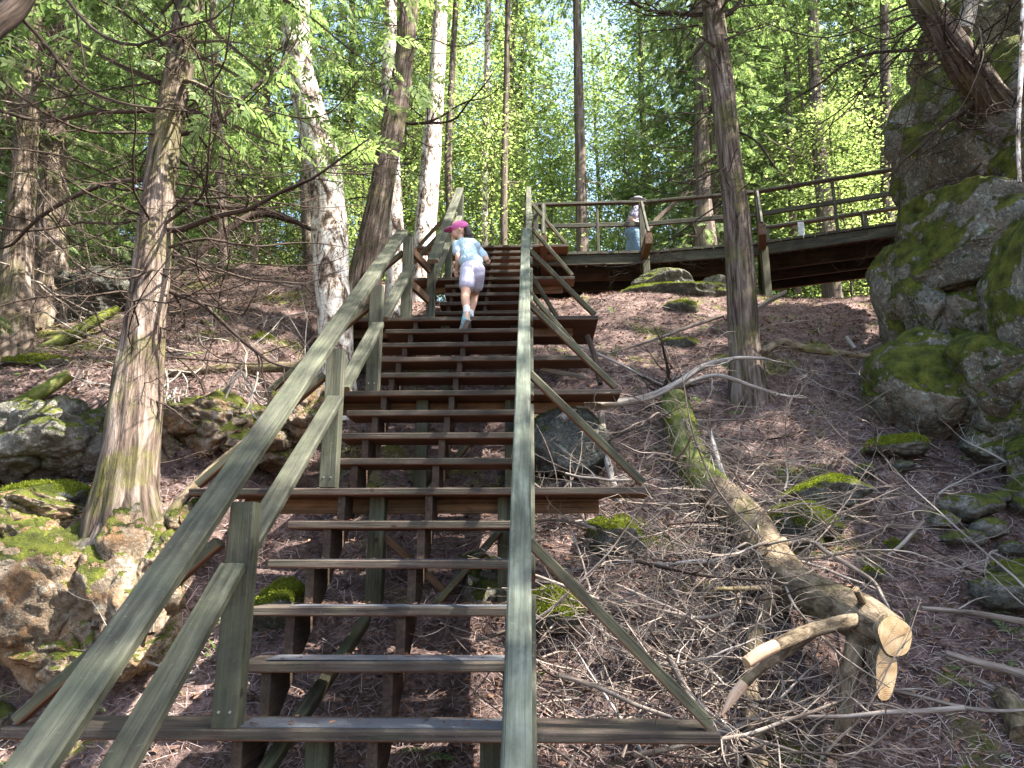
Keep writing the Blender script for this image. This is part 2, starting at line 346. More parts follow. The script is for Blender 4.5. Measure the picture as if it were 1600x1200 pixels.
# ------------------------------------------------------------------ terrain
def gz(x, y, detail=True):
    x = np.asarray(x, float); y = np.asarray(y, float)
    base = np.interp(y, [-60, -4, 0, 2.2, 3.0, 9.6, 10.6, 12, 16, 60, 400], [-4, -2.6, -2.05, -1.65, -1.3, 3.55, 3.95, 4.15, 4.3, 6, 12])
    left = np.interp(y, [-60, -4, 0, 3.4, 3.95, 4.15, 4.35, 5.1, 5.32, 5.6, 9.0, 10.2, 12, 16, 60, 400], [-4, -2.6, -2.1, -1.15, -.8, -.15, .33, .62, 1.2, 1.42, 3.85, 4.15, 4.3, 4.5, 6, 12])
    wob = .25*pn(np.stack([x*.9, y*.9, y*0+5.5], -1))
    wl = sst(-1.75, -2.35, x+wob*.6)
    z = base*(1-wl)+left*wl
    wr = sst(5.0, 5.9, x+wob)*sst(8.6, 7.8, y)*sst(-6, 2, y)
    z = z*(1-wr)+wr*np.maximum(z, 5.3)
    z = z+.10*np.exp(-((x-1.6)**2+(y-9.2)**2)/1.2)*4*sst(10.4, 9.2, y)*.5
    if detail:
        q = np.stack([x, y, z*.5], -1)
        amp = 1/(1+np.maximum(0, np.hypot(x, y-6)-14)*.02)
        z = z+amp*(.10*fbm(q*1.3, 3)+.035*fbm(q*6+3, 3))
    return z
def axis(lo, hi, a, b, st):
    mid = list(np.arange(a, b, st)); l = []; r = []; s = st; v = a
    while v > lo: s *= 1.28; v -= s; l.append(v)
    s = st; v = mid[-1]
    while v < hi: s *= 1.28; v += s; r.append(v)
    return np.array(l[::-1]+mid+r)
ax = axis(-400, 400, -6.5, 6, .045); ay = axis(-250, 600, 1.5, 11.5, .045)
XX, YY = np.meshgrid(ax, ay); ZZ = gz(XX, YY); nx_, ny_ = len(ax), len(ay)
i = np.arange(ny_-1)[:, None]*nx_; j = np.arange(nx_-1)[None, :]
F = np.stack([i+j, i+j+1, i+nx_+j+1, i+nx_+j], -1).reshape(-1, 4)
g_ = MB(); g_.add(np.stack([XX, YY, ZZ], -1), F)
ground = tag(g_.build('ground', M['ground'], smooth=True), kind='structure')
def G(x, y): return float(gz(np.array([x]), np.array([y]))[0])
def gnormal(x, y):
    e = .04; zx = (gz(x+e, y)-gz(x-e, y))/(2*e); zy = (gz(x, y+e)-gz(x, y-e))/(2*e)
    nrm_ = np.stack([-zx, -zy, np.ones_like(zx)], -1); return nrm_/np.linalg.norm(nrm_, axis=1)[:, None]
def atg(px, py, lift=0.):
    "where the sight line through a photo pixel first meets the ground"
    d = CF*FPX+CR*(px-800)+CU*(600-py); d = d/d[1]; Y = np.arange(2.6, 14, .02)
    P = d[None]*Y[:, None]; h = P[:, 2]-gz(P[:, 0], P[:, 1], False)-lift
    k = np.argmax(h < 0); return P[k] if h[k] < 0 else P[-1]

# ------------------------------------------------------------------ the staircase
def TY(k): return 3.012+.27*k+(.753 if k >= 15 else 0)
def TZ(k): return -.595+.212*k+(.212 if k >= 15 else 0)
stairs = tag(empty('wooden_staircase', (-.65, 1.6, G(-.65, 1.6))), 'long steep weathered timber staircase with handrails climbing the rocky slope', 'staircase')
def SB(name, mb, m, **k):
    o = mb.build(name, m, None, **k); o.parent = stairs; o.matrix_parent_inverse = Matrix.Translation(-Vector(stairs.location)); return o
TH_ = .042; TD = .272
long_ = {0: (-2.05, .69), 5: (-2.05, .68), 9: (-2.05, .66), 11: (-1.33, .50), 14: (-2.07, .635), 19: (-1.75, .547), 24: (-1.74, .544), -5: (-2.05, .69)}
lx = {0: -2.05, 1: -1.255, 2: -1.33, 3: -1.35, 4: -1.35, 6: -1.26, 7: -1.31, 8: -1.34, 10: -1.27, 11: -1.33, 12: -1.37, 13: -1.37}
for k in range(-6, 25):
    if k == -1 or k < -1: x0 = -1.24
    else: x0 = lx.get(k, -1.05+.012*((k*7) % 5)-.05)
    x1 = -.06
    if k in long_: x0, x1 = long_[k]
    t = MB(); z = TZ(k)-TH_/2; y = TY(k); j1, j2 = random.uniform(-.004, .004), random.uniform(-.004, .004)
    deep = {14: (.27, 3)}.get(k, (TD, 1))
    for q in range(deep[1]):
        beam(t, (x0, y+TD/2+q*(TD+.006), z+j1), (x1, y+TD/2+q*(TD+.006), z+j2), TD, TH_, ch=.006)
    if k == 24: beam(t, (-1.1, y+TD*1.5+.006, z), (-.02, y+TD*1.5+.006, z), TD, TH_, ch=.006)
    o = SB('tread' if k != 14 else 'landing', t, M['tread'])
    s = MB(); xa = -1.17 if k < 15 else -1.0
    sv = [(xa+.02, y+.035, z+TH_/2+max(j1, j2)), (-.12, y+.035, z+TH_/2+max(j1, j2)), (-.12, y+.215, z+TH_/2+max(j1, j2)), (xa+.02, y+.215, z+TH_/2+max(j1, j2))]
    if k <= 3:
        sv = np.array(sv+[(a, b_, c_+.003) for a, b_, c_ in sv])
        s.add(sv, np.array([[4, 5, 6, 7], [0, 1, 5, 4], [1, 2, 6, 5], [2, 3, 7, 6], [3, 0, 4, 7]]))
        g2 = s.build('grip_strip', M['grip'], o)
def stringer(x, ks, wdt=.042):
    top = []
    for k in ks:
        top += [(TY(k)+.03, TZ(k)-TH_-.001), (TY(k)+.03+.27, TZ(k)-TH_-.001)]
    k0, k1 = ks[0], ks[-1]
    V = []; F = []
    for q, k in enumerate(ks):   # one wedge per step keeps every polygon convex
        ya, za = TY(k)+.03, TZ(k)-TH_-.001; yb = ya+.27
        V += [(ya, za), (yb, za), (yb, za-.10), (ya, za-.312)]
    n = len(V)//4; mb = MB(); P = np.array([(x-wdt/2, a, b_) for a, b_ in V]+[(x+wdt/2, a, b_) for a, b_ in V]); N = len(V)
    for q in range(n):
        a = q*4
        F += [[a, a+1, a+2, a+3], [N+a+3, N+a+2, N+a+1, N+a], [a, N+a, N+a+1, a+1], [a+1, N+a+1, N+a+2, a+2], [a+2, N+a+2, N+a+3, a+3], [a+3, N+a+3, N+a, a]]
    tc = P[:, [0, 2, 1]].copy(); mb.add(P, np.array(F)[:, ::-1], tc)
    return SB('stringer', mb, M['raw2'])
for x in (-1.14, -.62, -.115): stringer(x, list(range(-6, 15)))
for x in (-.98, -.55, -.115): stringer(x, list(range(15, 25)))
HR = .90; SL = .212/.27
def rail(p0, p1, w_, h_, name, m='rail', up=(0, 0, 1)):
    t = MB(); beam(t, p0, p1, w_, h_, up, ch=.006); return SB(name, t, M[m])
def zr(y, H): return -.595+H+SL*(y-3.012)          # first flight
def zr2(y, H): return TZ(15)+H+SL*(y-TY(15))       # second flight
rail((-1.275, .9, zr(.9, HR-.02)), (-1.31, 6.86, zr(6.86, HR-.02)), .125, .042, 'handrail')
rail((-.045, .9, zr(.9, HR-.02)), (-.062, 6.88, zr(6.88, HR-.02)), .08, .042, 'handrail', 'rail_light')
rail((-1.03, 7.10, zr2(7.10, HR-.05)), (-1.125, 10.5, zr2(10.5, HR-.02)), .115, .042, 'handrail')
rail((-.032, 6.93, zr2(6.93, HR-.05)), (-.046, 10.5, zr2(10.5, HR-.02)), .075, .042, 'handrail')
ks = [-5, 0, 5, 9, 14]
for sx, X in ((0, -1.235), (1, -.055)):
    for k in ks:
        y = TY(k)+.05+(.0 if k != 14 else .0); t = MB()
        XP = X+(.045 if k <= 0 else .015)*(sx == 0)-.02*(k/14. if sx == 0 else 0)
        beam(t, (XP, y, TZ(k)+.002), (XP, y, zr(y, HR-.045-.035)), .1 if sx == 0 else .07, .09, up=(0, 1, 0), ch=.005)
        o = SB('post', t, M['rail'])
        for q in range(2 if k in (0, 5, 9) else 0):
            s = MB(); c0 = np.array([XP-.022+.044*q, y-.045, TZ(k)+.06]); tube(s, [c0, c0+(0, -.004, 0)], [.006, .005], 10, 3); s.build('screw', M['steel'], o)
    for a, b_ in zip(ks[:-1], ks[1:]):   # mid rails fit between the posts
        ya, yb = TY(a)+.10, TY(b_)+.0
        mz = {-5: .62, 0: .62, 5: .56}.get(a, .55) if sx == 0 else .5; mz2 = {-5: .62, 0: .56}.get(a, .55) if sx == 0 else .5
        xo = .04 if sx == 0 else .035
        rail((X+xo, ya, zr(ya, mz-.02)), (X+xo-.01*(sx == 0), yb, zr(yb, mz2-.02)), .10 if sx == 0 else .05, .04, 'mid_rail')
for sx, X in ((0, -1.09), (1, -.06)):
    for k in (14.01, 19, 24):
        kk = int(k); y = TY(kk)+.05 if kk != 14 else 7.45; t = MB()
        beam(t, (X, y, TZ(kk)+.002), (X, y, zr2(y, HR-.07) if kk != 14 else zr2(y, HR-.08)), .085, .085, up=(0, 1, 0), ch=.005); SB('post', t, M['rail'])
    rail((X, 7.5, zr2(7.5, .47)), (X-.01, TY(19)+.0, zr2(TY(19), .47)), .09, .04, 'mid_rail')
    rail((X, TY(19)+.1, zr2(TY(19)+.1, .47)), (X-.01, TY(24), zr2(TY(24), .47)), .09, .04, 'mid_rail')
# level rails across the left side of the landing
rail((-1.255, 6.89, 3.16), (-1.115, 7.40, 3.13), .04, .09, 'landing_rail', 'raw')
rail((-1.255, 6.89, 2.80), (-1.115, 7.40, 2.78), .04, .09, 'landing_rail', 'raw')
# outrigger braces, both sides
for k in (-5, 0, 5, 9, 14, 19, 24):
    a, b_ = long_[k]; z = TZ(k); y = TY(k)+.05; up_ = .70
    zz = .02
    if k < 15: XL, XR = -1.29, -.02
    else: XL, XR = -1.145, -.005
    rail((b_-.03, y, z+.022), (XR, y, z+up_), .045, .06, 'brace', 'brace', (0, 1, 0))
    rail((a+.03, y, z+.022), (XL, y, z+up_), .045, .06, 'brace', 'brace', (0, 1, 0))
rail((.44, TY(11)+.1, TZ(11)+.02), (-.03, TY(11)+.12, TZ(11)+.62), .04, .05, 'brace', 'brace', (0, 1, 0))
rail((.30, TY(14)+.35, TZ(14)+.02), (-.03, TY(14)+.35, TZ(14)+.6), .04, .05, 'brace', 'brace', (0, 1, 0))
# what carries it: posts to the ground, cross bracing, bearers
for k in (0, 5, 9, 14, 19, 24):
    y = TY(k)+.18
    for X in ((-.95 if k == 5 else -.86), -.17):
        z0 = G(X, y)-.25; z1 = TZ(k)-TH_-.005
        if z1-z0 < .3: continue
        t = MB(); beam(t, (X, y, z0), (X, y, z1), .095, .095, up=(0, 1, 0)); SB('support_post', t, M['brace'])
    if k: 
        t = MB(); beam(t, (long_[k][0]+.25, y+.07, TZ(k)-TH_-.05), (min(.4, long_[k][1]-.1), y+.07, TZ(k)-TH_-.05), .04, .09); SB('bearer', t, M['raw'])
rail(at(782, 828, 4.50), at(597, 1042, 4.50), .04, .10, 'cross_brace', 'brace', (0, 1, 0))
rail(at(590, 828, 4.60), at(800, 1018, 4.60), .04, .09, 'cross_brace', 'raw', (0, 1, 0))
rail(at(572, 968, 4.05), at(408, 1215, 3.15), .05, .09, 'cross_brace', 'brace', (0, 1, 0))
rail(at(735, 690, 5.62), at(600, 850, 5.62), .04, .09, 'cross_brace', 'brace', (0, 1, 0))
rail(at(640, 745, 5.72), at(790, 850, 5.72), .04, .09, 'cross_brace', 'brace', (0, 1, 0))

# ------------------------------------------------------------------ the boardwalk
DZ = 4.70
walk = tag(empty('boardwalk', (1.6, 10.5, DZ)), 'elevated timber boardwalk with railings running right from the stair top', 'boardwalk')
def WB(name, mb, m, **k):
    o = mb.build(name, m, None, **k); o.parent = walk; o.matrix_parent_inverse = Matrix.Translation(-Vector(walk.location)); return o
EP = [np.array([-1.15, 10.56]), np.array([1.78, 10.5]), np.array([3.36, 10.24]), np.array([7.6, 9.05])]; EZ = [DZ, DZ, DZ, DZ+.12]
def wb(name, p0, p1, w_, h_, m='deck', up=(0, 0, 1)):
    t = MB(); beam(t, p0, p1, w_, h_, up, ch=.005); return WB(name, t, M[m])
dk = MB(); WID = 1.45
for s in range(3):
    a, b_ = EP[s], EP[s+1]; L = np.linalg.norm(b_-a); u = (b_-a)/L; v = np.array([-u[1], u[0]]); n_ = int(L/.152)
    for q in range(n_):
        c = a+u*(q+.5)*L/n_; z = EZ[s]+(EZ[s+1]-EZ[s])*(q+.5)/n_
        beam(dk, (*(c-v*.02), z-.02), (*(c+v*WID), z-.02+random.uniform(-.003, .003)), L/n_-.014, .04, ch=.003)
WB('deck', dk, M['deck'])
for s in range(3):
    a, b_ = EP[s], EP[s+1]; L = np.linalg.norm(b_-a); u = (b_-a)/L; v = np.array([-u[1], u[0]]); za, zb = EZ[s]-.04, EZ[s+1]-.04
    g = .004
    wb('fascia', (*(a+v*.03+u*g), za-.085), (*(b_+v*.03-u*g), zb-.085), .045, .165)
    for off in (.5, .95, 1.38): wb('joist', (*(a+v*off+u*g), za-.12), (*(b_+v*off-u*g), zb-.12), .045, .235, 'raw2')
def epoint(x):
    for s in range(3):
        if x <= EP[s+1][0]:
            t = (x-EP[s][0])/(EP[s+1][0]-EP[s][0]); u = nrm(EP[s+1]-EP[s]); return EP[s]*(1-t)+EP[s+1]*t, EZ[s]*(1-t)+EZ[s+1]*t, u, np.array([-u[1], u[0]])
RH = .86
for X, thin, outr in ((.06, 0, 0), (.18, 0, 1), (1.02, 1, 0), (1.70, 0, 1), (3.40, 0, 1), (4.42, 1, 0), (5.4, 0, 0)):
    c, z, u, v = epoint(X); ww = .04 if thin else .075
    t = MB(); beam(t, (*(c+v*.055), z+.002), (*(c+v*.055), z+RH-.04), ww, ww, up=(0, 1, 0)); WB('railing_post', t, M['deck'])
    if outr:
        e = c-v*.62; wb('outrigger', (*(c+v*.5), z-.10), (*e, z-.08), .10, .17, 'raw3')
        wb('railing_brace', (*(c-v*.01), z+.80), (*(e+v*.04), z+.02), .06, .035, 'deck', (1, 0, 0))
for off, sgn in ((.055, 1), (WID-.06, 1)):
    for s in range(3):
        a, b_ = EP[s].copy(), EP[s+1].copy()
        if s == 0: a = a*0+np.array([.0 if off < .5 else -1.15, 10.545])
        u = nrm(b_-a); v = np.array([-u[1], u[0]]); za, zb = EZ[s], EZ[s+1]
        if off < .5:
            wb('top_rail', (*(a+v*off), za+RH-.02), (*(b_+v*off-u*.003), zb+RH-.02), .08, .04)
            wb('mid_rail', (*(a+v*off), za+.47), (*(b_+v*off-u*.003), zb+.47), .04, .07)
        elif s == 2:
            wb('top_rail', (*(a+v*off), za+RH-.02), (*(b_+v*off-u*.003), zb+RH-.02), .09, .045)
for X in (3.55, 5.0):
    c, z, u, v = epoint(X); t = MB(); beam(t, (*(c+v*(WID-.06)), z+.002), (*(c+v*(WID-.06)), z+RH-.045), .08, .08, up=(0, 1, 0)); WB('railing_post', t, M['deck'])
for X in (1.72, 3.42, 5.6):
    for off in (-.02, 1.3):
        c, z, u, v = epoint(X); q = c+v*off; t = MB(); z1 = z-.13 if off < 0 else z-.29
        if off < 0: q = c-v*.06
        beam(t, (q[0], q[1], G(q[0], q[1])-.25), (q[0], q[1], z1), .1, .1, up=(0, 1, 0)); WB('support_post', t, M['brace'])
# bench board along the sloping stretch and its pale bracket
c1, z1, u, v = epoint(3.5); c2, z2, _, _ = epoint(5.5)
c3, z3, u, v = epoint(3.95)
wb('bench_bracket', (*(c3+v*.09), z3+.02), (*(c3+v*.07), z3+.25), .09, .012, 'plate', (0, 1, 0))

# ------------------------------------------------------------------ cliff and boulders
def blob(mb, px, py, Y, rpx, rpy, ry, seed, **k):
    "boulder whose centre stands Y metres ahead; radii given in photo pixels at that distance"
    c = at(px, py, Y); s = float(c@CF)/FPX
    V, F = rockv(c, (rpx*s, ry, rpy*s), seed, **k); mb.add(V, F); return c
cl = MB()
for a in ((1560, 245, 6.9, 165, 190, 1.1, 3), (1475, 215, 7.4, 62, 130, .8, 9), (1505, 390, 6.7, 118, 120, 1.0, 4), (1605, 430, 6.2, 105, 110, .9, 5), (1640, 250, 6.3, 110, 150, .9, 15),
          (1475, 600, 6.35, 112, 98, .8, 6), (1585, 600, 5.8, 110, 105, .75, 7), (1408, 600, 6.75, 56, 66, .6, 8), (1665, 720, 5.3, 95, 100, .6, 10), (1560, 90, 7.8, 120, 110, 1.2, 16),
          (1585, 695, 5.8, 85, 62, .6, 12), (1420, 480, 7.0, 60, 110, .7, 17), (1660, 790, 5.1, 70, 60, .5, 19), (1700, 560, 5.6, 150, 330, 1.2, 13), (1530, 500, 6.5, 90, 85, .7, 14)):
    blob(cl, *a[:6], a[6], sub=6, rough=.085, planes=12, cut=.70)
cliff = cl.build('rock_cliff', M['cliff'], smooth=True)
tag(cliff, 'tall overhanging grey cliff draped in green moss, right of the boardwalk', 'cliff')
def rock(px, py, Y, rpx, rpy, ry, seed, m, label, name='boulder', sub=5, group=None, ground_it=True, **k):
    mb = MB(); c = at(px, py, Y); s = float(c@CF)/FPX
    if ground_it:   # sit it in the soil at its own place
        gz_ = G(c[0], c[1]); c = np.array([c[0], c[1], max(min(c[2], gz_+rpy*s*.75), gz_-rpy*s*.3)])
    V, F = rockv((0, 0, 0), (rpx*s, ry, rpy*s), seed, sub=sub, **k); mb.add(V, F, V+c)
    o = mb.build(name, M[m], smooth=True); o.location = c; return tag(o, label, 'rock', group)
R_ = rock
# left bank: warm sunlit outcrop below, lichen rock above
def bank(name, label, parts, m):
    mb = MB()
    for a in parts: blob(mb, *a[:6], a[6], sub=6, rough=.16, planes=20, cut=.72)
    return tag(mb.build(name, M[m], smooth=True), label, 'rock')
bank('rock_outcrop', 'orange and cream sunlit rock face filling the lower left, below the flared cedar',
     ((60, 930, 4.15, 150, 150, .55, 21), (195, 940, 4.1, 85, 150, .45, 22), (20, 840, 4.2, 100, 70, .5, 23), (262, 880, 4.3, 48, 75, .35, 24), (-80, 960, 4.0, 120, 150, .6, 25), (150, 880, 4.22, 90, 50, .35, 26), (120, 1020, 4.0, 95, 60, .3, 27), (225, 1010, 4.05, 45, 60, .25, 28), (50, 800, 4.4, 110, 45, .4, 29), (290, 830, 4.45, 40, 50, .3, 30)), 'warm_rock')
bank('rock_outcrop', 'grey lichened boulder with green moss at the far left, beside the flared cedar',
     ((60, 690, 4.85, 130, 80, .5, 31), (-60, 700, 4.9, 90, 80, .5, 32), (140, 715, 5.0, 50, 52, .35, 33)), 'rock')
bank('rock_outcrop', 'tan rock ledge hung with bare roots, under the horizontal log',
     ((330, 660, 5.32, 90, 66, .45, 41), (415, 690, 5.3, 68, 56, .4, 42), (268, 675, 5.35, 55, 65, .4, 43), (470, 650, 5.35, 50, 62, .35, 44)), 'warm_rock')
bank('rock_outcrop', 'dark shaded ledge on the upper left between two cedars',
     ((130, 470, 7.2, 85, 55, .5, 51), (50, 470, 7.3, 70, 50, .5, 52), (215, 470, 7.5, 50, 45, .4, 53)), 'dark_rock')
R_(1285, 725, 5.3, 72, 32, .30, 61, 'mossy', 'rounded mossy boulder, upper one of the touching pair below the right cedar')
R_(1252, 770, 5.0, 58, 32, .22, 62, 'mossy', 'lower mossy boulder with a bare grey end, in front of its larger neighbour')
R_(1400, 695, 5.9, 48, 20, .25, 63, 'mossy', 'low flat moss covered rock tucked under the cliff base')
R_(1348, 722, 5.6, 20, 14, .12, 64, 'rock', 'small dark stone just right of the upper mossy boulder', sub=4)
R_(1580, 838, 4.6, 52, 24, .2, 65, 'mossy', 'bright mossy stone at the right edge of the litter', sub=5)
R_(1570, 880, 4.45, 60, 36, .25, 66, 'rock', 'pale lichened stone beneath the bright mossy one at right edge')
for a in ((1510, 765, 5.15, 52, 24, .2, 67, 'long grey green stone in the rubble below the cliff'), (1540, 790, 5.0, 26, 20, .14, 68, 'squarish lichened stone in the rubble under the long one'),
          (1470, 785, 5.1, 24, 18, .13, 69, 'moss capped small stone at the left of the cliff rubble'), (1500, 805, 4.95, 36, 14, .14, 70, 'mossy flat stone at the foot of the cliff rubble'),
          (1578, 800, 4.85, 24, 14, .12, 71, 'pale flat stone at the right end of the rubble'), (1555, 745, 5.3, 22, 14, .12, 72, 'small rounded stone at the top of the rubble')):
    R_(*a[:7], 'rock', a[7], name='stone', sub=4)
R_(1393, 810, 4.9, 13, 10, .07, 73, 'mossy', 'little moss cushion stone beside crossed broken sticks', name='stone', sub=4)
R_(1418, 797, 5.0, 9, 7, .05, 74, 'warm_rock', 'tiny pale cream stone right of the moss cushion', name='stone', sub=3)
R_(1035, 446, 10.35, 52, 26, .45, 75, 'rock', 'big pale green boulder under the boardwalk, behind its post')
R_(1118, 442, 10.3, 26, 20, .3, 76, 'rock', 'smaller boulder under the boardwalk left of the right cedar')
R_(1060, 478, 9.6, 90, 16, .4, 77, 'mossy', 'low yellow green mossy hump in front of the boardwalk post')
R_(1062, 505, 8.9, 30, 16, .25, 78, 'mossy', 'bright mossy lump on the upper slope left of the right cedar')
R_(1062, 548, 8.1, 32, 13, .22, 79, 'mossy', 'dark mossy lump lower on the slope left of the right cedar')
R_(885, 700, 5.9, 75, 62, .5, 80, 'dark_rock', 'large dark boulder in shade just right of the middle stairs')
R_(960, 840, 4.9, 55, 38, .28, 81, 'mossy', 'mossy rock half hidden by brush right of the stairs')
R_(868, 925, 4.3, 48, 38, .22, 82, 'mossy', 'mossy rock close against the right handrail, low down')
R_(755, 960, 4.75, 62, 62, .35, 83, 'rock', 'smooth grey boulder seen between the lower treads')
R_(440, 880, 4.3, 44, 40, .25, 84, 'mossy', 'mossy rock seen through the left end of the lower treads')
R_(660, 1190, 3.3, 120, 40, .25, 85, 'rock', 'lichened rock under the lowest visible tread')
R_(20, 880, 3.9, 34, 30, .2, 86, 'rock', 'small rock at the left edge below the sunlit outcrop')
R_(1360, 865, 4.6, 18, 12, .08, 87, 'mossy', 'small mossy stone on dark litter above the sawn log end', sub=4, name='stone')
R_(1495, 1140, 3.55, 22, 18, .08, 88, 'mossy', 'small mossy stone at bottom right', sub=4, name='stone')
R_(1270, 822, 4.9, 14, 12, .07, 89, 'mossy', 'small mossy stone just above the felled trunk', sub=4, name='stone')
R_(60, 590, 6.0, 60, 12, .2, 90, 'mossy', 'flat bright mossy slab above the grey boulder at left')
R_(412, 545, 6.6, 18, 16, .14, 91, 'mossy', 'round moss cushion on the litter bank left of the handrail', sub=4, name='stone')
R_(240, 850, 4.5, 60, 45, .25, 92, 'mossy', 'mossy mound around the root flare of the big left cedar', ground_it=False)
R_(85, 790, 4.62, 90, 26, .26, 93, 'mossy', 'wide mossy shelf left of the flared cedar roots')
# plastic-dark flat slab half buried
R_(1408, 714, 5.75, 19, 9, .1, 94, 'dark_rock', 'flat dark slate piece below the low mossy rock', sub=4, name='stone', rough=.02)

# ------------------------------------------------------------------ branch and foliage makers
def branch(mb, p, d, L, r, lv=2, droop=.25, curl=.5, rs=random, twigs=6, seg=5, wig=.16, mi=0):
    "a crooked dead limb: goes out, sags, then turns up; with side twigs"
    n = 8; d = nrm(d); p = np.asarray(p, float); pts = [p]; v = d.copy(); side = nrm(np.cross(d, (0, 0, 1))+1e-6)*rs.choice((-1, 1))
    for i in range(n):
        t = i/(n-1)
        v = nrm(v+np.array([rs.uniform(-wig, wig)*2 for _ in range(3)])+np.array([0, 0, (-droop if t < .4 else curl)])*.28+side*wig*.6)
        pts.append(pts[-1]+v*L/n)
    tube(mb, pts, [r, r*.8, r*.55, r*.18], seg if r > .006 else 4, n*2+1, seed=rs.uniform(0, 99), cap=False, mi=mi)
    out = [pts]
    if lv > 0:
        for k in range(twigs):
            i = rs.randint(1, n-1); t = i/n; q = pts[i]+(pts[i+1]-pts[i])*rs.random()
            dd = nrm((pts[i+1]-pts[i])/np.linalg.norm(pts[i+1]-pts[i])*.8+np.array([rs.uniform(-1, 1), rs.uniform(-1, 1), rs.uniform(-.8, .6)])*.9)
            out += branch(mb, q, dd, L*rs.uniform(.25, .55)*(1.1-t*.5), max(r*(1-t*.7)*.5, .0016), lv-1, droop*.7, curl, rs, max(2, twigs-2), 4, wig*1.3, mi)
    return out
def spray_proto(k=5, L=.2, lw=.026, ll=.075):
    "flat cedar frond: axis with paired leaflets"
    V = []; F = []
    def leaf(p, d, l, wd):
        d = np.array(d)/np.linalg.norm(d); s = np.array([-d[1], d[0], 0]); b = len(V)
        for q in (p, p+d*l*.45+s*wd/2, p+d*l, p+d*l*.45-s*wd/2): V.append([q[0], q[1], -.35*(q[0])**2/L-.2*abs(q[1])**1.3])
        F.append([b, b+1, b+2, b+3])
    for i in range(k):
        t = (i+.6)/k; p = np.array([L*t, 0, 0]); a = math.radians(50-18*t); l = ll*(1.25-.6*t)
        for s in (1, -1): leaf(p, (math.cos(a), s*math.sin(a), 0), l, lw)
    leaf(np.array([L*.75, 0, 0]), (1, 0, 0), ll*.9, lw)
    return np.array(V), np.array(F)
def replicate(mb, V, F, Rm, T, S, mi=0):
    N = len(T); P = np.einsum('nij,kj->nki', Rm, V)*S[:, None, None]+T[:, None, :]
    FF = (F[None]+np.arange(N)[:, None, None]*len(V)).reshape(-1, F.shape[1]); mb.add(P.reshape(-1, 3), FF, mi=mi)
def frames(D, roll, droop=0):
    D = D/np.linalg.norm(D, axis=1)[:, None]; up = np.array([0, 0, 1.]); S = np.cross(up, D)+1e-6; S /= np.linalg.norm(S, axis=1)[:, None]; U = np.cross(D, S)
    c, s = np.cos(roll)[:, None], np.sin(roll)[:, None]; S2 = S*c+U*s; U2 = U*c-S*s
    return np.stack([D, S2, U2], -1)
SPV, SPF = spray_proto()
SPV2, SPF2 = spray_proto(4, .17, .034, .085)
def cedar_crown(mb, lim, H0, H1, rad, nl, ns, seed, topy=1.0, bare=.3, S=(.8, 1.5), proto=None, droop=.25):
    "limbs into lim, foliage into mb; trunk axis is the local z axis"
    rs = np.random.RandomState(seed); rr = random.Random(seed); Ts = []; Ds = []
    for i in range(nl):
        t = (i+rs.rand())/nl; h = H0+(H1-H0)*t; a = i*2.4+rs.uniform(-.5, .5); L = rad*(1-t**1.6*.82)*rs.uniform(.6, 1.2)*(.75+.25*min(1, t*4)); 
        p = np.array([0, 0, h]); n = 8; v = nrm([math.cos(a), math.sin(a), rs.uniform(-.1, .45)]); pts = [p]
        for k in range(n):
            v = nrm(v+rs.normal(size=3)*.09+np.array([0, 0, -droop*.35 if k < 5 else .16])); pts.append(pts[-1]+v*L/n)
        pts = np.array(pts); tube(lim, pts, [.012+.014*L, .012, .004], 4, 9, seed=i, cap=False)
        m = int(ns*L/rad)+4; u = bare+(1-bare)*rs.rand(m)**.8; idx = u*n; ii = np.minimum(idx.astype(int), n-1); fr = idx-ii
        c = pts[ii]*(1-fr)[:, None]+pts[ii+1]*fr[:, None]; ax_ = pts[ii+1]-pts[ii]; ax_ /= np.linalg.norm(ax_, axis=1)[:, None]
        sp = .16+.42*L*.28*(1.15-u); off = rs.normal(size=(m, 3))*np.array([1, 1, .45])*sp[:, None]
        Ts.append(c+off); Ds.append(nrm_rows(ax_*.7+off/ (sp[:, None]+1e-6)*.55+rs.normal(size=(m, 3))*.25+np.array([0, 0, -.18])))
    T = np.concatenate(Ts); D = np.concatenate(Ds); pv, pf = proto or (SPV, SPF)
    replicate(mb, pv, pf, frames(D, rs.uniform(-1.0, 1.0, len(T))), T, rs.uniform(S[0], S[1], len(T)))
def nrm_rows(a): return a/(np.linalg.norm(a, axis=1)[:, None]+1e-9)
LV = np.array([[0, 0, 0], [.35, .28, .03], [.75, .22, .0], [1, 0, -.1], [.75, -.22, 0], [.35, -.28, .03]]); LF = np.array([[0, 1, 2, 3], [0, 3, 4, 5]])
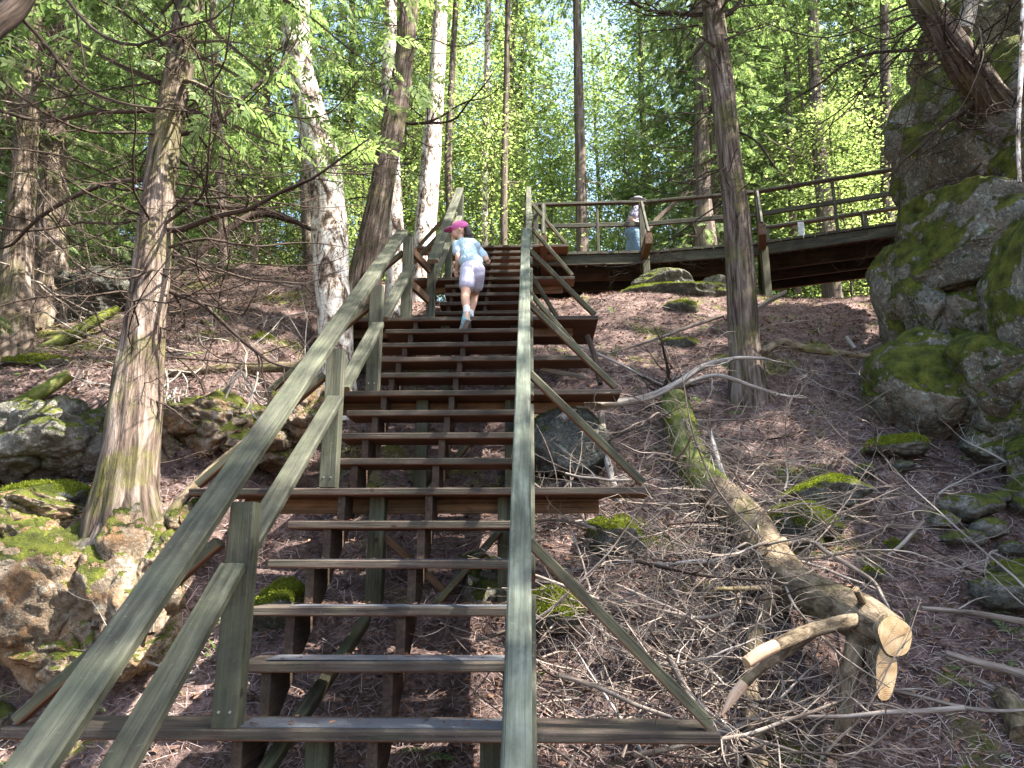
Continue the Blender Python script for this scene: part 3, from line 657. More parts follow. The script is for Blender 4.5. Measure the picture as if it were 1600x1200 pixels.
def broad_crown(mb, lim, H0, H1, rad, nl, ns, seed, size=.075):
    rs = np.random.RandomState(seed); Ts = []; Ds = []
    for i in range(nl):
        t = (i+rs.rand())/nl; h = H0+(H1-H0)*t; a = i*2.4+rs.uniform(-.5, .5); L = rad*(1-t**2*.6)*rs.uniform(.55, 1.15)
        v = nrm([math.cos(a), math.sin(a), rs.uniform(.1, .9)]); pts = [np.array([0, 0, h])]
        for k in range(6): v = nrm(v+rs.normal(size=3)*.14+np.array([0, 0, -.03])); pts.append(pts[-1]+v*L/6)
        pts = np.array(pts); tube(lim, pts, [.014, .009, .003], 4, 7, seed=i, cap=False)
        for q in range(3):
            k0 = rs.randint(2, 7); c = pts[k0]; m = ns//3; off = rs.normal(size=(m, 3))*np.array([.34, .34, .13])*(.5+.35*L)
            Ts.append(c+off); Ds.append(nrm_rows(off*np.array([1, 1, .3])+rs.normal(size=(m, 3))*.2+np.array([0, 0, -.12])))
    T = np.concatenate(Ts); D = np.concatenate(Ds)
    replicate(mb, LV, LF, frames(D, rs.uniform(-.6, .6, len(T))), T, rs.uniform(.6, 1.3, len(T))*size)

# shared crown meshes ------------------------------------------------
def crown_pair(kind, *a, **k):
    f = MB(); l = MB(); (cedar_crown if kind == 'c' else broad_crown)(f, l, *a, **k); return f, l
PROTO = {}
def proto(key, f, l, leafm, limbm):
    fo = f.build('crown', leafm); lo = l.build('branches', limbm)
    PROTO[key] = (fo.data, lo.data); bpy.data.objects.remove(fo); bpy.data.objects.remove(lo)
for q in range(3): proto('cedar%d' % q, *crown_pair('c', 1.0, 15, 2.3, 130, 40, 100+q, S=(.9, 1.7), proto=(SPV2, SPF2)), M['leaf_cedar'], M['bg_bark'])
for q in range(3): proto('top%d' % q, *crown_pair('c', .0, 7.5, 2.2, 60, 34, 200+q, S=(.8, 1.5)), M['leaf_cedar'], M['bg_bark'])
for q in range(2): proto('airy%d' % q, *crown_pair('c', 1.5, 12.5, 2.5, 44, 26, 400+q, S=(.8, 1.5), bare=.45), M['leaf_cedar'], M['bg_bark'])
for q in range(2): proto('broad%d' % q, *crown_pair('b', 1.0, 6.5, 1.7, 46, 170, 300+q), M['leaf_bright'], M['bg_bark'])
for q in range(2): proto('maple%d' % q, *crown_pair('b', 3.0, 16, 2.6, 95, 190, 320+q, size=.085), M['leaf_bright'], M['bg_bark'])
def put(key, parent, loc, s=1, rz=0, tilt=(0, 0), sz=None, limbs=True):
    for nm, me in zip(('crown', 'branches'), PROTO[key]):
        if nm == 'branches' and not limbs: continue
        o = bpy.data.objects.new(nm, me); COL.objects.link(o); o.parent = parent; o.location = loc; o.scale = (s, s, sz or s); o.rotation_euler = (tilt[0], tilt[1], rz)

# ------------------------------------------------------------------ the trees one can single out
def tree(name, label, path, m, sink=True, **kw): return tree_(name, label, path, m, sink, **kw)
def tree_(name, label, path, m, sink, cat='tree', seg=30, rough=.06, ridge=.06, flare=None, rings=None, top=None, group=None, moss=None):
    "path rows: photo px, py, metres ahead, radius in px"
    P = [at(a, b_, c) for a, b_, c, r in path]; Rr = [r*float(p@CF)/FPX for p, (_, _, _, r) in zip(P, path)]
    dn = min(0, G(P[0][0], P[0][1])-P[0][2])-.3     # the stem runs on down into the soil
    if not sink: dn = -.05
    P = [P[0]+nrm(P[0]-P[1])*np.array([.3, .3, 0])*abs(dn)+np.array([0, 0, dn])]+P; Rr = [Rr[0]*1.12]+Rr
    base = P[0]; t = empty(name, base); tag(t, label, cat, group)
    # radii are spaced by ring, so resample evenly along the path
    mb = MB(); rel = [p-base for p in P]
    tube(mb, rel, Rr, seg, rings or max(24, len(P)*9), rough, seed=hash(label) % 50 if False else sum(map(ord, label)) % 50, ridge=ridge, flare=flare)
    o = mb.build('trunk', M[m], t, smooth=True)
    return t, rel, Rr
def limbs(t, rel, specs, m='dead', name='branches', seed=1, lv=2, seg=5, z0=None):
    "specs: (fraction along trunk, azimuth deg, pitch, length, radius, droop, curl)"
    mb = MB(); rr = random.Random(seed)
    C = spline(rel, 60)
    for (f, az, pt, L, r, dr, cu) in specs:
        c = C[int(f*59)]; a = math.radians(az); d = (math.cos(a), math.sin(a), pt)
        branch(mb, c, d, L, r, lv, dr, cu, rr, twigs=7, seg=seg)
    return mb.build(name, M[m], t, smooth=True)
def rnd_specs(n, f0, f1, seed, L=(.7, 1.6), r=(.008, .016), az=(0, 360), pitch=(-.3, .3), droop=(.2, .6), curl=(.2, .8)):
    rr = random.Random(seed); U = rr.uniform
    return [(U(f0, f1), U(*az), U(*pitch), U(*L), U(*r), U(*droop), U(*curl)) for _ in range(n)]

# 1 big flared cedar on the left
t, rel, Rr = tree('cedar_tree', 'big cedar with a flared mossy root base on the left rock ledge',
    [(192, 815, 4.35, 50), (200, 740, 4.42, 47), (212, 640, 4.55, 41), (224, 520, 4.7, 33), (240, 400, 4.8, 28), (248, 300, 4.9, 25), (266, 180, 5.0, 22), (284, 90, 5.1, 22), (298, -10, 5.2, 20), (325, -220, 5.4, 15), (350, -500, 5.7, 8)],
    'cedar', seg=56, rough=.08, ridge=.10, flare=(7, .22, .16), rings=170)
rt = MB(); bz = at(192, 815, 4.35)
for pts, rad in (([(190, 640, 4.42), (184, 720, 4.28), (162, 775, 4.12), (124, 806, 4.0), (80, 818, 3.9)], (.05, .075, .06, .04, .02)), ([(206, 640, 4.40), (198, 730, 4.24), (190, 800, 4.08), (178, 850, 3.95), (160, 885, 3.85)], (.05, .085, .08, .055, .02)),
                 ([(222, 640, 4.42), (222, 730, 4.25), (230, 800, 4.08), (238, 850, 3.98), (246, 895, 3.92)], (.05, .085, .08, .055, .02)), ([(232, 630, 4.5), (240, 710, 4.36), (262, 775, 4.25), (290, 812, 4.2)], (.05, .07, .055, .02)), ([(212, 680, 4.32), (210, 770, 4.12), (208, 840, 3.98), (214, 880, 3.9)], (.05, .07, .06, .03))):
    tube(rt, [at(*q)-bz for q in pts], rad, 20, 26, .12, seed=pts[0][0], ridge=.10)
rt.build('root_flare', M['cedar'], t, smooth=True)
sp = rnd_specs(26, .30, .62, 5, (.7, 1.8), (.005, .012)) + rnd_specs(30, .42, .78, 6, (.9, 2.3), (.006, .014)) + rnd_specs(7, .15, .4, 15, (.3, .8), (.004, .008))
sp += [(.50, -10, .2, 1.9, .024, .1, .35), (.44, 10, -.2, 1.5, .02, .3, .7), (.62, 5, .4, 2.0, .022, -.2, .5), (.56, 185, .1, 2.2, .02, .5, .9), (.66, 170, .0, 2.4, .02, .5, .9)]
limbs(t, rel, sp, seed=3, m='darktwig'); put('airy0', t, rel[-4]+np.array([0, 0, -.9]), .5, 2)
put('top0', t, rel[-3]+np.array([0, 0, -1.2]), .95, 1)
# 2,3 twin trunks far left
t, rel, Rr = tree('cedar_tree', 'left trunk of the twin cedars at the far left, leaning out to the left',
    [(12, 520, 6.2, 34), (24, 440, 6.3, 26), (32, 330, 6.4, 21), (42, 200, 6.5, 17), (48, 100, 6.6, 14), (52, 20, 6.7, 12), (56, -160, 6.9, 9)], 'cedar', seg=36, flare=(5, .35, .3), rings=90, ridge=.09)
limbs(t, rel, rnd_specs(30, .25, .95, 8, (.8, 2.2), (.005, .011)), seed=4); put('airy1', t, rel[-4]+np.array([0, 0, -.9]), .5, 2); put('top1', t, rel[-1]+np.array([0, 0, -.8]), .9, 2)
t, rel, Rr = tree('cedar_tree', 'straight grey furrowed trunk behind and right of its leaning twin at far left',
    [(78, 420, 7.0, 26), (80, 330, 7.1, 22), (84, 220, 7.2, 20), (90, 120, 7.3, 17), (94, 40, 7.4, 15), (98, -160, 7.6, 11)], 'cedar', seg=36, flare=(5, .5, .25), rings=90, ridge=.12)
limbs(t, rel, rnd_specs(30, .25, .95, 9, (.8, 2.2), (.005, .011)), seed=5, m='darktwig'); put('top2', t, rel[-1]+np.array([0, 0, -.8]), .9, 3)
# 4 birch
t, rel, Rr = tree('birch_tree', 'thick sunlit white birch with torn peeling bark left of the handrail',
    [(524, 500, 6.75, 27), (518, 430, 6.8, 27), (513, 330, 6.85, 28), (504, 250, 6.9, 27), (486, 180, 6.95, 24), (468, 110, 7.0, 22), (462, 40, 7.1, 22), (462, -60, 7.2, 20), (455, -300, 7.5, 14)], 'birch', seg=44, rough=.12, ridge=.03, flare=(5, .25, .2), rings=110)
limbs(t, rel, rnd_specs(4, .55, .9, 10, (.6, 1.4), (.006, .012)), m='darktwig', seed=6); put('broad0', t, rel[-2]+np.array([0, 0, -.5]), 1.1, 1)
# 5 cedar behind the rail
t, rel, Rr = tree('cedar_tree', 'dark leaning cedar trunk just behind the upper left handrail',
    [(566, 470, 7.7, 30), (577, 400, 7.75, 25), (592, 320, 7.8, 21), (604, 250, 7.9, 19), (618, 180, 8.0, 18), (632, 90, 8.1, 16), (640, 0, 8.2, 14), (650, -200, 8.5, 10)], 'cedar', seg=40, flare=(5, .25, .3), rings=110, ridge=.11)
sp = [(.62, 20, .15, 1.7, .02, .0, .6), (.62, 8, -.05, 1.6, .018, .2, .8), (.64, 200, .0, 1.2, .012, .3, .6), (.50, 190, -.1, 1.2, .012, .3, .5), (.40, 180, -.2, .8, .01, .2, .4)]
limbs(t, rel, sp+rnd_specs(30, .4, .95, 12, (.7, 1.9), (.004, .009)), m='darktwig', seed=7); put('top0', t, rel[-1]+np.array([0, 0, -.8]), .9, 4)
t, rel, Rr = tree('birch_tree', 'slim mottled birch trunk directly behind the dark leaning cedar',
    [(618, 400, 8.9, 15), (614, 300, 9.0, 13), (611, 200, 9.1, 12), (608, 100, 9.2, 11), (612, -50, 9.4, 9)], 'birch', seg=24, rings=50, rough=.06, ridge=.02); put('broad1', t, rel[-1]+np.array([0, 0, -.5]), 1, 2)
t, rel, Rr = tree('birch_tree', 'pale straight birch beyond the top of the stairs, carrying trail tags',
    [(661, 400, 11.2, 17), (667, 330, 11.3, 17), (673, 250, 11.4, 16), (680, 160, 11.5, 13), (686, 60, 11.7, 12), (692, -80, 12, 9)], 'birch', seg=30, rings=60, rough=.05, ridge=.02); put('broad0', t, rel[-1]+np.array([0, 0, -1]), 1.2, 5)
bt = t; bpath = [at(661, 400, 11.2)]
for (px, py, hh, lab) in ((659, 362, .17, 'lower white trail tag nailed to the pale birch'), (673, 345, .12, 'upper diamond shaped trail tag on the pale birch')):
    mb = MB(); c = at(px, py, 11.08); beam(mb, c-(0, 0, hh/2), c+(0, 0, hh/2), .10, .004, (0, 1, 0), ch=.001)
    if hh < .15: pass
    tag(mb.build('trail_tag', M['plate']), lab, 'tag')
# 8 right cedar
t, rel, Rr = tree('cedar_tree', 'tall straight cedar standing right of centre in front of the boardwalk',
    [(1166, 580, 6.9, 26), (1162, 520, 6.95, 24), (1157, 430, 7.0, 23), (1151, 340, 7.05, 21), (1140, 250, 7.1, 18), (1130, 150, 7.2, 19), (1118, 60, 7.3, 18), (1112, -20, 7.4, 16), (1105, -220, 7.6, 12)], 'cedar', seg=48, rough=.04, ridge=.05, flare=(5, .22, .14), rings=140)
rt = MB(); bz = at(1168, 580, 6.9)
for pts, rad in (([(1180, 560, 6.85), (1205, 575, 6.8), (1240, 590, 6.8), (1265, 600, 6.8)], (.10, .09, .075, .05)), ([(1240, 590, 6.8), (1275, 600, 6.75), (1300, 615, 6.7), (1320, 622, 6.65)], (.07, .055, .04, .02)),
                 ([(1160, 580, 6.85), (1150, 615, 6.7), (1125, 650, 6.5)], (.07, .05, .02)), ([(1172, 590, 6.8), (1185, 640, 6.55), (1215, 660, 6.4)], (.07, .045, .02))):
    tube(rt, [at(*q)-bz for q in pts], rad, 20, 26, .12, seed=pts[0][0], ridge=.07)
rt.build('root_flare', M['cedar_moss'], t, smooth=True)
sp = [(.86, 160, .2, 1.8, .03, .1, .6), (.84, -5, .4, 1.8, .03, -.3, .6), (.62, 10, .0, 1.2, .014, .2, .5), (.55, 185, -.1, .7, .01, .2, .5)]
limbs(t, rel, sp+rnd_specs(34, .45, .98, 14, (.6, 2.0), (.004, .010)), m='darktwig', seed=8); put('airy1', t, rel[-4]+np.array([0, 0, -.4]), .5, 1); put('airy0', t, rel[-3]+np.array([0, 0, -.4]), .5, 4); put('airy1', t, rel[-2]+np.array([0, 0, -.2]), .6, 0)
# 9 cedar arching off the cliff top
t, rel, Rr = tree('cedar_tree', 'crooked cedar arching out of the cliff top at upper right',
    [(1625, 235, 7.0, 30), (1575, 190, 6.5, 30), (1525, 130, 6.1, 29), (1490, 75, 5.9, 25), (1462, 30, 5.85, 22), (1435, -10, 5.8, 20), (1415, -120, 5.8, 18), (1425, -300, 5.9, 13)], 'cedar', sink=False, seg=44, rough=.08, ridge=.12, flare=(5, .3, .25), rings=100)
sp = [(.35, 190, -.4, 1.5, .028, .2, .7), (.30, 200, -.1, 1.8, .022, .4, .8), (.25, 210, -.6, 1.3, .018, .3, .6), (.5, 190, .2, 1.9, .018, .3, .2)]
limbs(t, rel, sp+rnd_specs(46, .15, .7, 16, (.9, 2.6), (.004, .011), az=(120, 260), pitch=(-.6, .4)), seed=9, m='darktwig'); put('airy0', t, rel[-4]+np.array([0, 0, -.6]), .5, 3); put('top2', t, rel[-1]+np.array([0, 0, -1]), 1, 0)
mb = MB(); c0 = at(1500, 45, 6.3); tube(mb, [at(1503, 52, 6.3)-c0, at(1515, 10, 6.35)-c0, at(1528, -60, 6.5)-c0], [.085, .075, .06], 20, 14, .05, ridge=.03)
o = mb.build('snag', M['pale'], smooth=True); o.location = c0; tag(o, 'bleached grey stump of wood standing on the cliff top', 'dead wood')
mb = MB(); c0 = at(1593, 300, 4.6); tube(mb, [at(1593, 285, 4.6)-c0, at(1591, 200, 4.7)-c0, at(1596, 90, 4.8)-c0, at(1600, -60, 5.0)-c0], [.012, .014, .016, .017], 10, 20, .1)
o = mb.build('hanging_branch', M['birch'], smooth=True); o.location = c0; tag(o, 'thin white birch stick hanging along the right edge of the cliff', 'branch')
# dark limb crossing the top left corner
mb = MB(); c0 = at(-60, 90, 3.0); rr = random.Random(5); tube(mb, [at(-60, 80, 3.0)-c0, at(-10, 40, 3.1)-c0, at(28, 8, 3.2)-c0, at(60, -50, 3.3)-c0, at(120, -200, 3.6)-c0], [.07, .065, .06, .05, .04], 16, 20, .08, ridge=.08)
tw = MB(); branch(tw, at(20, 15, 3.2)-c0, (.4, .3, -.8), 1.2, .012, 2, .3, .8, rr, 6); branch(tw, at(60, -50, 3.3)-c0, (.8, .2, -.9), 1.7, .012, 2, .4, 1.2, rr, 6)
t = tag(empty('overhanging_limb', c0), 'nearly black thick limb crossing the top left corner', 'branch'); mb.build('limb', M['darktwig'], t, smooth=True); tw.build('twigs', M['darktwig'], t)

# thin trunks further back
bgp = [((757, 390, 14, 6), (758, 260, 14.2, 5.5), (760, 160, 14.5, 5), (764, -60, 15, 4), 'birch', 'thin white trunk standing just left of the gap above the stair top'),
       ((787, 390, 13, 6), (788, 260, 13.2, 5.5), (791, 150, 13.5, 5), (795, -60, 14, 4), 'bg_bark', 'thin dark trunk right of the thin white one above the stair top'),
       ((910, 392, 13.5, 10), (908, 300, 13.7, 9), (905, 180, 14, 8), (900, -60, 15, 6), 'bg_bark', 'brown trunk behind the first boardwalk railing bay'),
       ((1103, 392, 12.8, 19), (1098, 310, 13, 14), (1096, 200, 13.4, 12), (1090, -60, 14, 8), 'bg_bark', 'dark stout trunk behind the boardwalk, left of the tall right cedar'),
       ((1292, 372, 12.6, 14), (1285, 280, 12.8, 12), (1275, 170, 13.2, 10), (1268, -60, 14, 7), 'bg_bark', 'dark cedar trunk behind the sloping boardwalk railing'),
       ((1388, 370, 13.2, 11), (1386, 270, 13.4, 10), (1384, 150, 13.8, 8), (1380, -60, 14, 6), 'bg_bark', 'narrow trunk behind the railing next to the cliff edge'),
       ((490, 470, 8.9, 14), (484, 380, 9, 12), (478, 260, 9.2, 10), (470, -60, 9.8, 7), 'bg_bark', 'dark trunk in shade just left behind the thick birch'),
       ((705, 380, 13.2, 6), (700, 260, 13.4, 6), (706, 120, 13.8, 5), (716, -60, 14.5, 4), 'bg_bark', 'skinny tan trunk right of the tagged pale birch'),
       ((350, 440, 10.5, 9), (345, 300, 10.7, 8), (338, 160, 11, 7), (330, -60, 11.6, 5), 'bg_bark', 'slim trunk between the big left cedar and the thick birch'),
       ((1240, 380, 13.8, 6), (1236, 260, 14, 6), (1230, 120, 14.4, 5), (1224, -60, 15, 4), 'bg_bark', 'slim grey trunk right of the tall right cedar')]
for q, a in enumerate(bgp):
    t, rel, Rr = tree('birch_tree' if a[4] == 'birch' else 'cedar_tree', a[5], a[:4], a[4], seg=16, rings=24, rough=.05, ridge=.03)
    if a[4] != 'birch': limbs(t, rel, rnd_specs(8, .15, .9, 30+q, (.6, 1.6), (.006, .012)), m='dead', seed=20+q, lv=1)
    put(('top%d' % (q % 3)) if a[4] != 'birch' else 'broad1', t, rel[-1]*.93, .8+.1*(q % 3), q)

# the forest behind: every tree an object, crowns shared
def bgtree(x, y, kind, s, rz, label, group, zbase=None):
    z = G(x, y)-.15 if zbase is None else zbase; t = empty('cedar_tree' if kind[0] in 'ca' else 'broadleaf_tree', (x, y, z), rz); tag(t, label, 'tree', group)
    H = {'c': 15.5, 'b': 7, 'm': 16.5, 'a': 13}[kind[0]]
    key = 'tr'+kind[0]
    if key not in PROTO:
        mb = MB(); rs_ = random.Random(H); pts = [(0, 0, -.3)]+[(rs_.uniform(-.1, .1), rs_.uniform(-.1, .1), H*k/6) for k in range(1, 7)]
        r0 = {'c': .14, 'b': .035, 'm': .12, 'a': .12}[kind[0]]; tube(mb, pts, [r0, r0*.8, r0*.5, .01], 12, 30, .06, ridge=.05)
        o = mb.build('trunk', M['bg_bark'], smooth=True); PROTO[key] = o.data; bpy.data.objects.remove(o)
    o = bpy.data.objects.new('trunk', PROTO[key]); COL.objects.link(o); o.parent = t; o.scale = (s, s, s)
    put(kind, t, (0, 0, 0), s, 0); return t
rr = random.Random(21)
placed = []
def okp(x, y, d):
    if all((x-a)**2+(y-b_)**2 > d*d for a, b_ in placed): placed.append((x, y)); return True
    return False
def side(x, y):
    px = 800+FPX*(x*CR[0]+y*CR[1])/(x*CF[0]+y*CF[1]+5*CF[2]); far = '' if y < 17 else (', farther off' if y < 25 else ', deepest')
    for lim_, w_ in ((60, 'at the far left edge'), (140, 'behind the twin cedar trunks'), (235, 'seen left of the big flared cedar'), (330, 'seen right of the big flared cedar'), (430, 'left of the thick birch'), (560, 'behind the thick birch'),
                     (650, 'seen just left of the tagged pale birch'), (720, 'seen behind the climbing child'), (800, 'framed in the gap above the stair top'), (870, 'seen above the right handrail end'), (960, 'behind the first railing bay'), (1060, 'above the walking adult'),
                     (1130, 'seen left of the tall right cedar'), (1230, 'seen right of the tall right cedar'), (1330, 'behind the sloping railing'), (1420, 'seen beside the cliff edge'), (1e9, 'hidden mostly behind the cliff')):
        if px < lim_: return w_+far
    return ('beyond the crest of the left bank' if f < -.16 else ('behind the top of the stairs' if f < .06 else 'behind the boardwalk'))
n_ = 0
while n_ < 50:
    y = rr.uniform(13.8, 32); x = rr.uniform(-.82, .82)*y
    if y < 15.5 and abs(x/y-.0) < .05: continue
    if okp(x, y, 1.9):
        k = rr.choice(['cedar0', 'cedar1', 'cedar2', 'maple0', 'maple1'] if abs(x/y-.05) > .26 else ['cedar0', 'maple0', 'maple1', 'maple0', 'cedar1']); lab = ('tall feathery cedar ' if k[0] == 'c' else 'tall bright leafy tree ')+side(x, y)
        bgtree(x, y, k, rr.uniform(.85, 1.3), rr.uniform(0, 6), lab, 'cedars of the forest behind' if k[0] == 'c' else 'leafy trees of the forest behind'); n_ += 1
placed = []; n_ = 0
while n_ < 26:
    y = rr.uniform(12.6, 19); x = rr.uniform(-.8, .75)*y
    if okp(x, y, 1.2):
        bgtree(x, y, rr.choice(['broad0', 'broad1']), rr.uniform(.6, 1.15), rr.uniform(0, 6), 'leafy sapling '+side(x, y), 'saplings at the forest edge'); n_ += 1
# unseen cedars added on the cliff top so their crowns throw the dappled shade
for q, (x, y, s, lab) in enumerate(((6.2, .6, .8, 'cedar added for shade on the cliff top nearest the photographer'), (7.0, 4.4, .7, 'airy cedar added for shade on the cliff top level with the middle stairs'), (8.6, 6.4, .85, 'airy cedar added for shade on the cliff top behind the arching cedar'),
        (9.2, 2.0, .95, 'airy cedar added for shade, set back on the cliff top'), (7.9, 8.7, .75, 'airy cedar added for shade where the cliff meets the boardwalk'), (12.5, 3.0, 1.35, 'very tall airy cedar added for shade, deepest on the cliff top'))):
    bgtree(x, y, ('airy%d' % (q % 2)) if q else 'cedar0', s if q else .68, q*1.3, lab, None)
for q, (x, y, s, lab) in enumerate(((-5.8, 4.6, .8, 'feathery cedar at the far left just beyond the mossy slab'), (-6.8, 7.6, 1., 'feathery cedar far left behind the twin trunks'), (-8.6, 10.5, 1., 'feathery cedar far left on the crest'))):
    bgtree(x, y, 'cedar%d' % ((q+1) % 3), s, q*1.7, lab, None)

# ------------------------------------------------------------------ felled trunk with sawn end
lc = at(1310, 945, 3.95)
t = tag(empty('felled_tree', lc), 'felled mossy trunk with pale sawn end propped on its cut stubs, right of the stairs', 'log')
def LB(name, mb, m, parent=None, smooth=True):
    o = mb.build(name, m, None, smooth=smooth); o.parent = parent or t
    o.matrix_parent_inverse = Matrix.Translation(-Vector(lc)); return o
LP = [(1052, 625, 6.35, 20), (1062, 660, 6.15, 23), (1082, 720, 5.7, 25), (1118, 772, 5.3, 27), (1165, 815, 4.95, 29), (1200, 868, 4.6, 31), (1245, 915, 4.3, 30), (1300, 945, 4.0, 31), (1345, 965, 3.75, 34), (1375, 982, 3.62, 30), (1394, 993, 3.53, 27)]
P = [at(a, b_, c) for a, b_, c, r in LP]; Rr = [r*float(p@CF)/FPX for p, (a, b_, c, r) in zip(P, LP)]
Rr = [r*1.12 for r in Rr]
mb = MB(); tube(mb, P[3:], Rr[3:], 40, 90, .10, seed=4, cap=False, ridge=.03); LB('trunk', mb, M['log'])
mb = MB(); tube(mb, P[:4], Rr[:4], 32, 50, .12, seed=9, cap=False, ridge=.05); LB('mossy_trunk', mb, M['log_moss'])
def cutface(cx, cy, Y, rx, ry, rot, nrm_dir, back, name='cut_face', rb=.8, mt='cut'):
    c = at(cx, cy, Y); s = float(c@CF)/FPX; nd = nrm(nrm_dir); u = nrm(np.cross((0, 0, 1), nd)); v = np.cross(nd, u)
    cr, sr = math.cos(rot), math.sin(rot); N = 40; a = np.linspace(0, 2*math.pi, N, endpoint=False)
    rr_ = 1+.035*np.sin(a*3+1)+.03*np.sin(a*5); X = rx*s*np.cos(a)*rr_; Yv = ry*s*np.sin(a)*rr_
    loc = np.stack([X*cr-Yv*sr, X*sr+Yv*cr], -1); ring = c+loc[:, :1]*u+loc[:, 1:]*v
    inn = c+(loc[:, :1]*u+loc[:, 1:]*v)*.93+nd*.003
    f = MB(); V = np.vstack([inn, [c+nd*.004]]); tc = np.concatenate([np.c_[loc*.93, np.zeros(N)], [[0, 0, 0]]])
    f.add(V, np.array([[j, (j+1) % N, N] for j in range(N)]), tc); LB(name, f, M[mt], smooth=False)
    b = MB(); bk = np.asarray(back); ring2 = bk+(loc[:, :1]*u+loc[:, 1:]*v)*rb; mid = (ring+ring2)/2+fbm(np.c_[loc*20, a*0], 2)[:, None]*.01
    V = np.vstack([inn-nd*.001, ring-nd*.004, mid, ring2]); F = [[k*N+j, k*N+(j+1) % N, (k+1)*N+(j+1) % N, (k+1)*N+j] for k in range(3) for j in range(N)]
    b.add(V, np.array(F)[:, ::-1], V-c); LB('bark_collar', b, M['log'])
nd = (.12, -1, .05)
cutface(1398, 994, 3.49, 29, 32, 0, nd, at(1362, 975, 3.72))
cutface(1384, 1050, 3.485, 18, 46, -.24, nd, at(1350, 1000, 3.78), rb=.8)
cutface(1189, 859, 4.42, 10, 9, 0, (-.35, -1, .1), at(1225, 850, 4.52), rb=.9)
mb = MB(); tube(mb, [at(1225, 850, 4.55), at(1205, 856, 4.5), at(1190, 859, 4.43)], [.045, .042, .036], 20, 12, .06, seed=3, cap=False); LB('stub', mb, M['log'])
def stub(pts, rad, m='log', endm=None, name='stub', seed=1):
    mb = MB(); C, R = tube(mb, [at(*q) for q in pts], rad, 20, 26, .10, seed=seed, ridge=.05, cap=True, capmi=1 if endm else None)
    return LB(name, mb, [M[m], M[endm]] if endm else M[m])
stub([(1340, 985, 3.7), (1330, 1040, 3.62), (1322, 1095, 3.58), (1316, 1146, 3.55)], [.045, .045, .042, .038], endm='cut', seed=2)
stub([(1316, 1143, 3.68), (1322, 1180, 3.7), (1330, 1215, 3.7)], [.011, .010, .008], name='twig')
stub([(1350, 962, 3.75), (1318, 972, 3.6), (1265, 986, 3.5), (1225, 1003, 3.4), (1210, 1010, 3.36)], [.055, .036, .032, .031, .030], name='broken_limb', seed=5)
stub([(1212, 1009, 3.36), (1190, 1020, 3.33), (1166, 1036, 3.3)], [.028, .029, .025], 'peel', 'cut', 'peeled_end', 6)
stub([(1270, 990, 3.55), (1225, 1020, 3.5), (1185, 1045, 3.45), (1160, 1070, 3.4)], [.022, .024, .025, .024], name='broken_limb', seed=7)
stub([(1162, 1068, 3.4), (1145, 1090, 3.38), (1128, 1118, 3.35)], [.024, .022, .004], 'peel', 'peel', 'splintered_end', 8)
stub([(1222, 925, 4.25), (1205, 918, 4.1), (1165, 920, 4.0), (1118, 920, 3.9)], [.022, .016, .013, .011], endm='cut', seed=9, name='limb')
stub([(1355, 955, 3.7), (1345, 935, 3.62), (1337, 920, 3.58)], [.022, .018, .015], endm='cut', seed=10)
stub([(1225, 850, 4.6), (1265, 845, 4.6), (1295, 865, 4.5), (1360, 905, 4.3), (1380, 935, 4.1), (1392, 955, 4.0)], [.022, .016, .014, .012, .009, .004], 'dead', name='limb', seed=11)
mb = MB(); rr = random.Random(77)
for q in range(34):
    f = rr.random(); C = P[int(1+f*5)]; a = rr.uniform(2.2, 5.6)
    branch(mb, C, (math.cos(a), math.sin(a)*.8, rr.uniform(-.2, .5)), rr.uniform(.7, 1.7), rr.uniform(.006, .013), 2, rr.uniform(.3, .8), .1, rr, 6)
LB('side_branches', mb, M['dead'])
# root ball / dark broken top at its upper end
mb = MB(); C = P[0]
for q in range(14): branch(mb, C+np.array([rr.uniform(-.1, .15), 0, rr.uniform(-.1, .1)]), (rr.uniform(-1, 1), rr.uniform(-.3, .8), rr.uniform(-.2, 1)), rr.uniform(.3, .8), rr.uniform(.01, .022), 1, .3, .2, rr, 4)
LB('broken_top', mb, M['darktwig'])

# second trunks standing and leaning in the brush
def pole(pts, rad, m, name, label, cat, seed=1, seg=14, ridge=.05, twg=0, group=None):
    P_ = [at(*q) for q in pts]; c = P_[0]; mb = MB(); tube(mb, [p-c for p in P_], rad, seg, max(16, len(pts)*7), .08, seed=seed, ridge=ridge)
    if twg:
        r_ = random.Random(seed); C_ = spline([p-c for p in P_], 20)
        for _ in range(twg):
            k = r_.randint(3, 18); branch(mb, C_[k], (r_.uniform(-1, 1), r_.uniform(-.6, .6), r_.uniform(-.4, .9)), r_.uniform(.15, .5), rad[0]*.3, 1, .2, .2, r_, 3)
    o = mb.build(name, M[m], smooth=True); o.location = c; return tag(o, label, cat, group)
pole([(1190, 1260, 3.5), (1180, 1160, 3.7), (1172, 1080, 3.9), (1178, 1000, 4.1), (1205, 930, 4.3)], [.05, .045, .045, .045, .04], 'log', 'dead_stem', 'upright grey stem standing in the brush beneath the felled trunk', 'dead tree', 2, 22)
pole([(1065, 1130, 3.9), (1105, 1050, 4.1), (1135, 980, 4.3), (1170, 900, 4.6)], [.022, .028, .03, .03], 'dead', 'dead_stem', 'leaning thin grey stem left of the upright stem in the brush', 'dead tree', 3)
pole([(1045, 1025, 3.6), (1070, 1075, 3.6), (1110, 1130, 3.55), (1160, 1190, 3.5)], [.016, .016, .014, .012], 'dead', 'cut_branch', 'dark branch with a small sawn end behind the lowest brace', 'branch', 4)
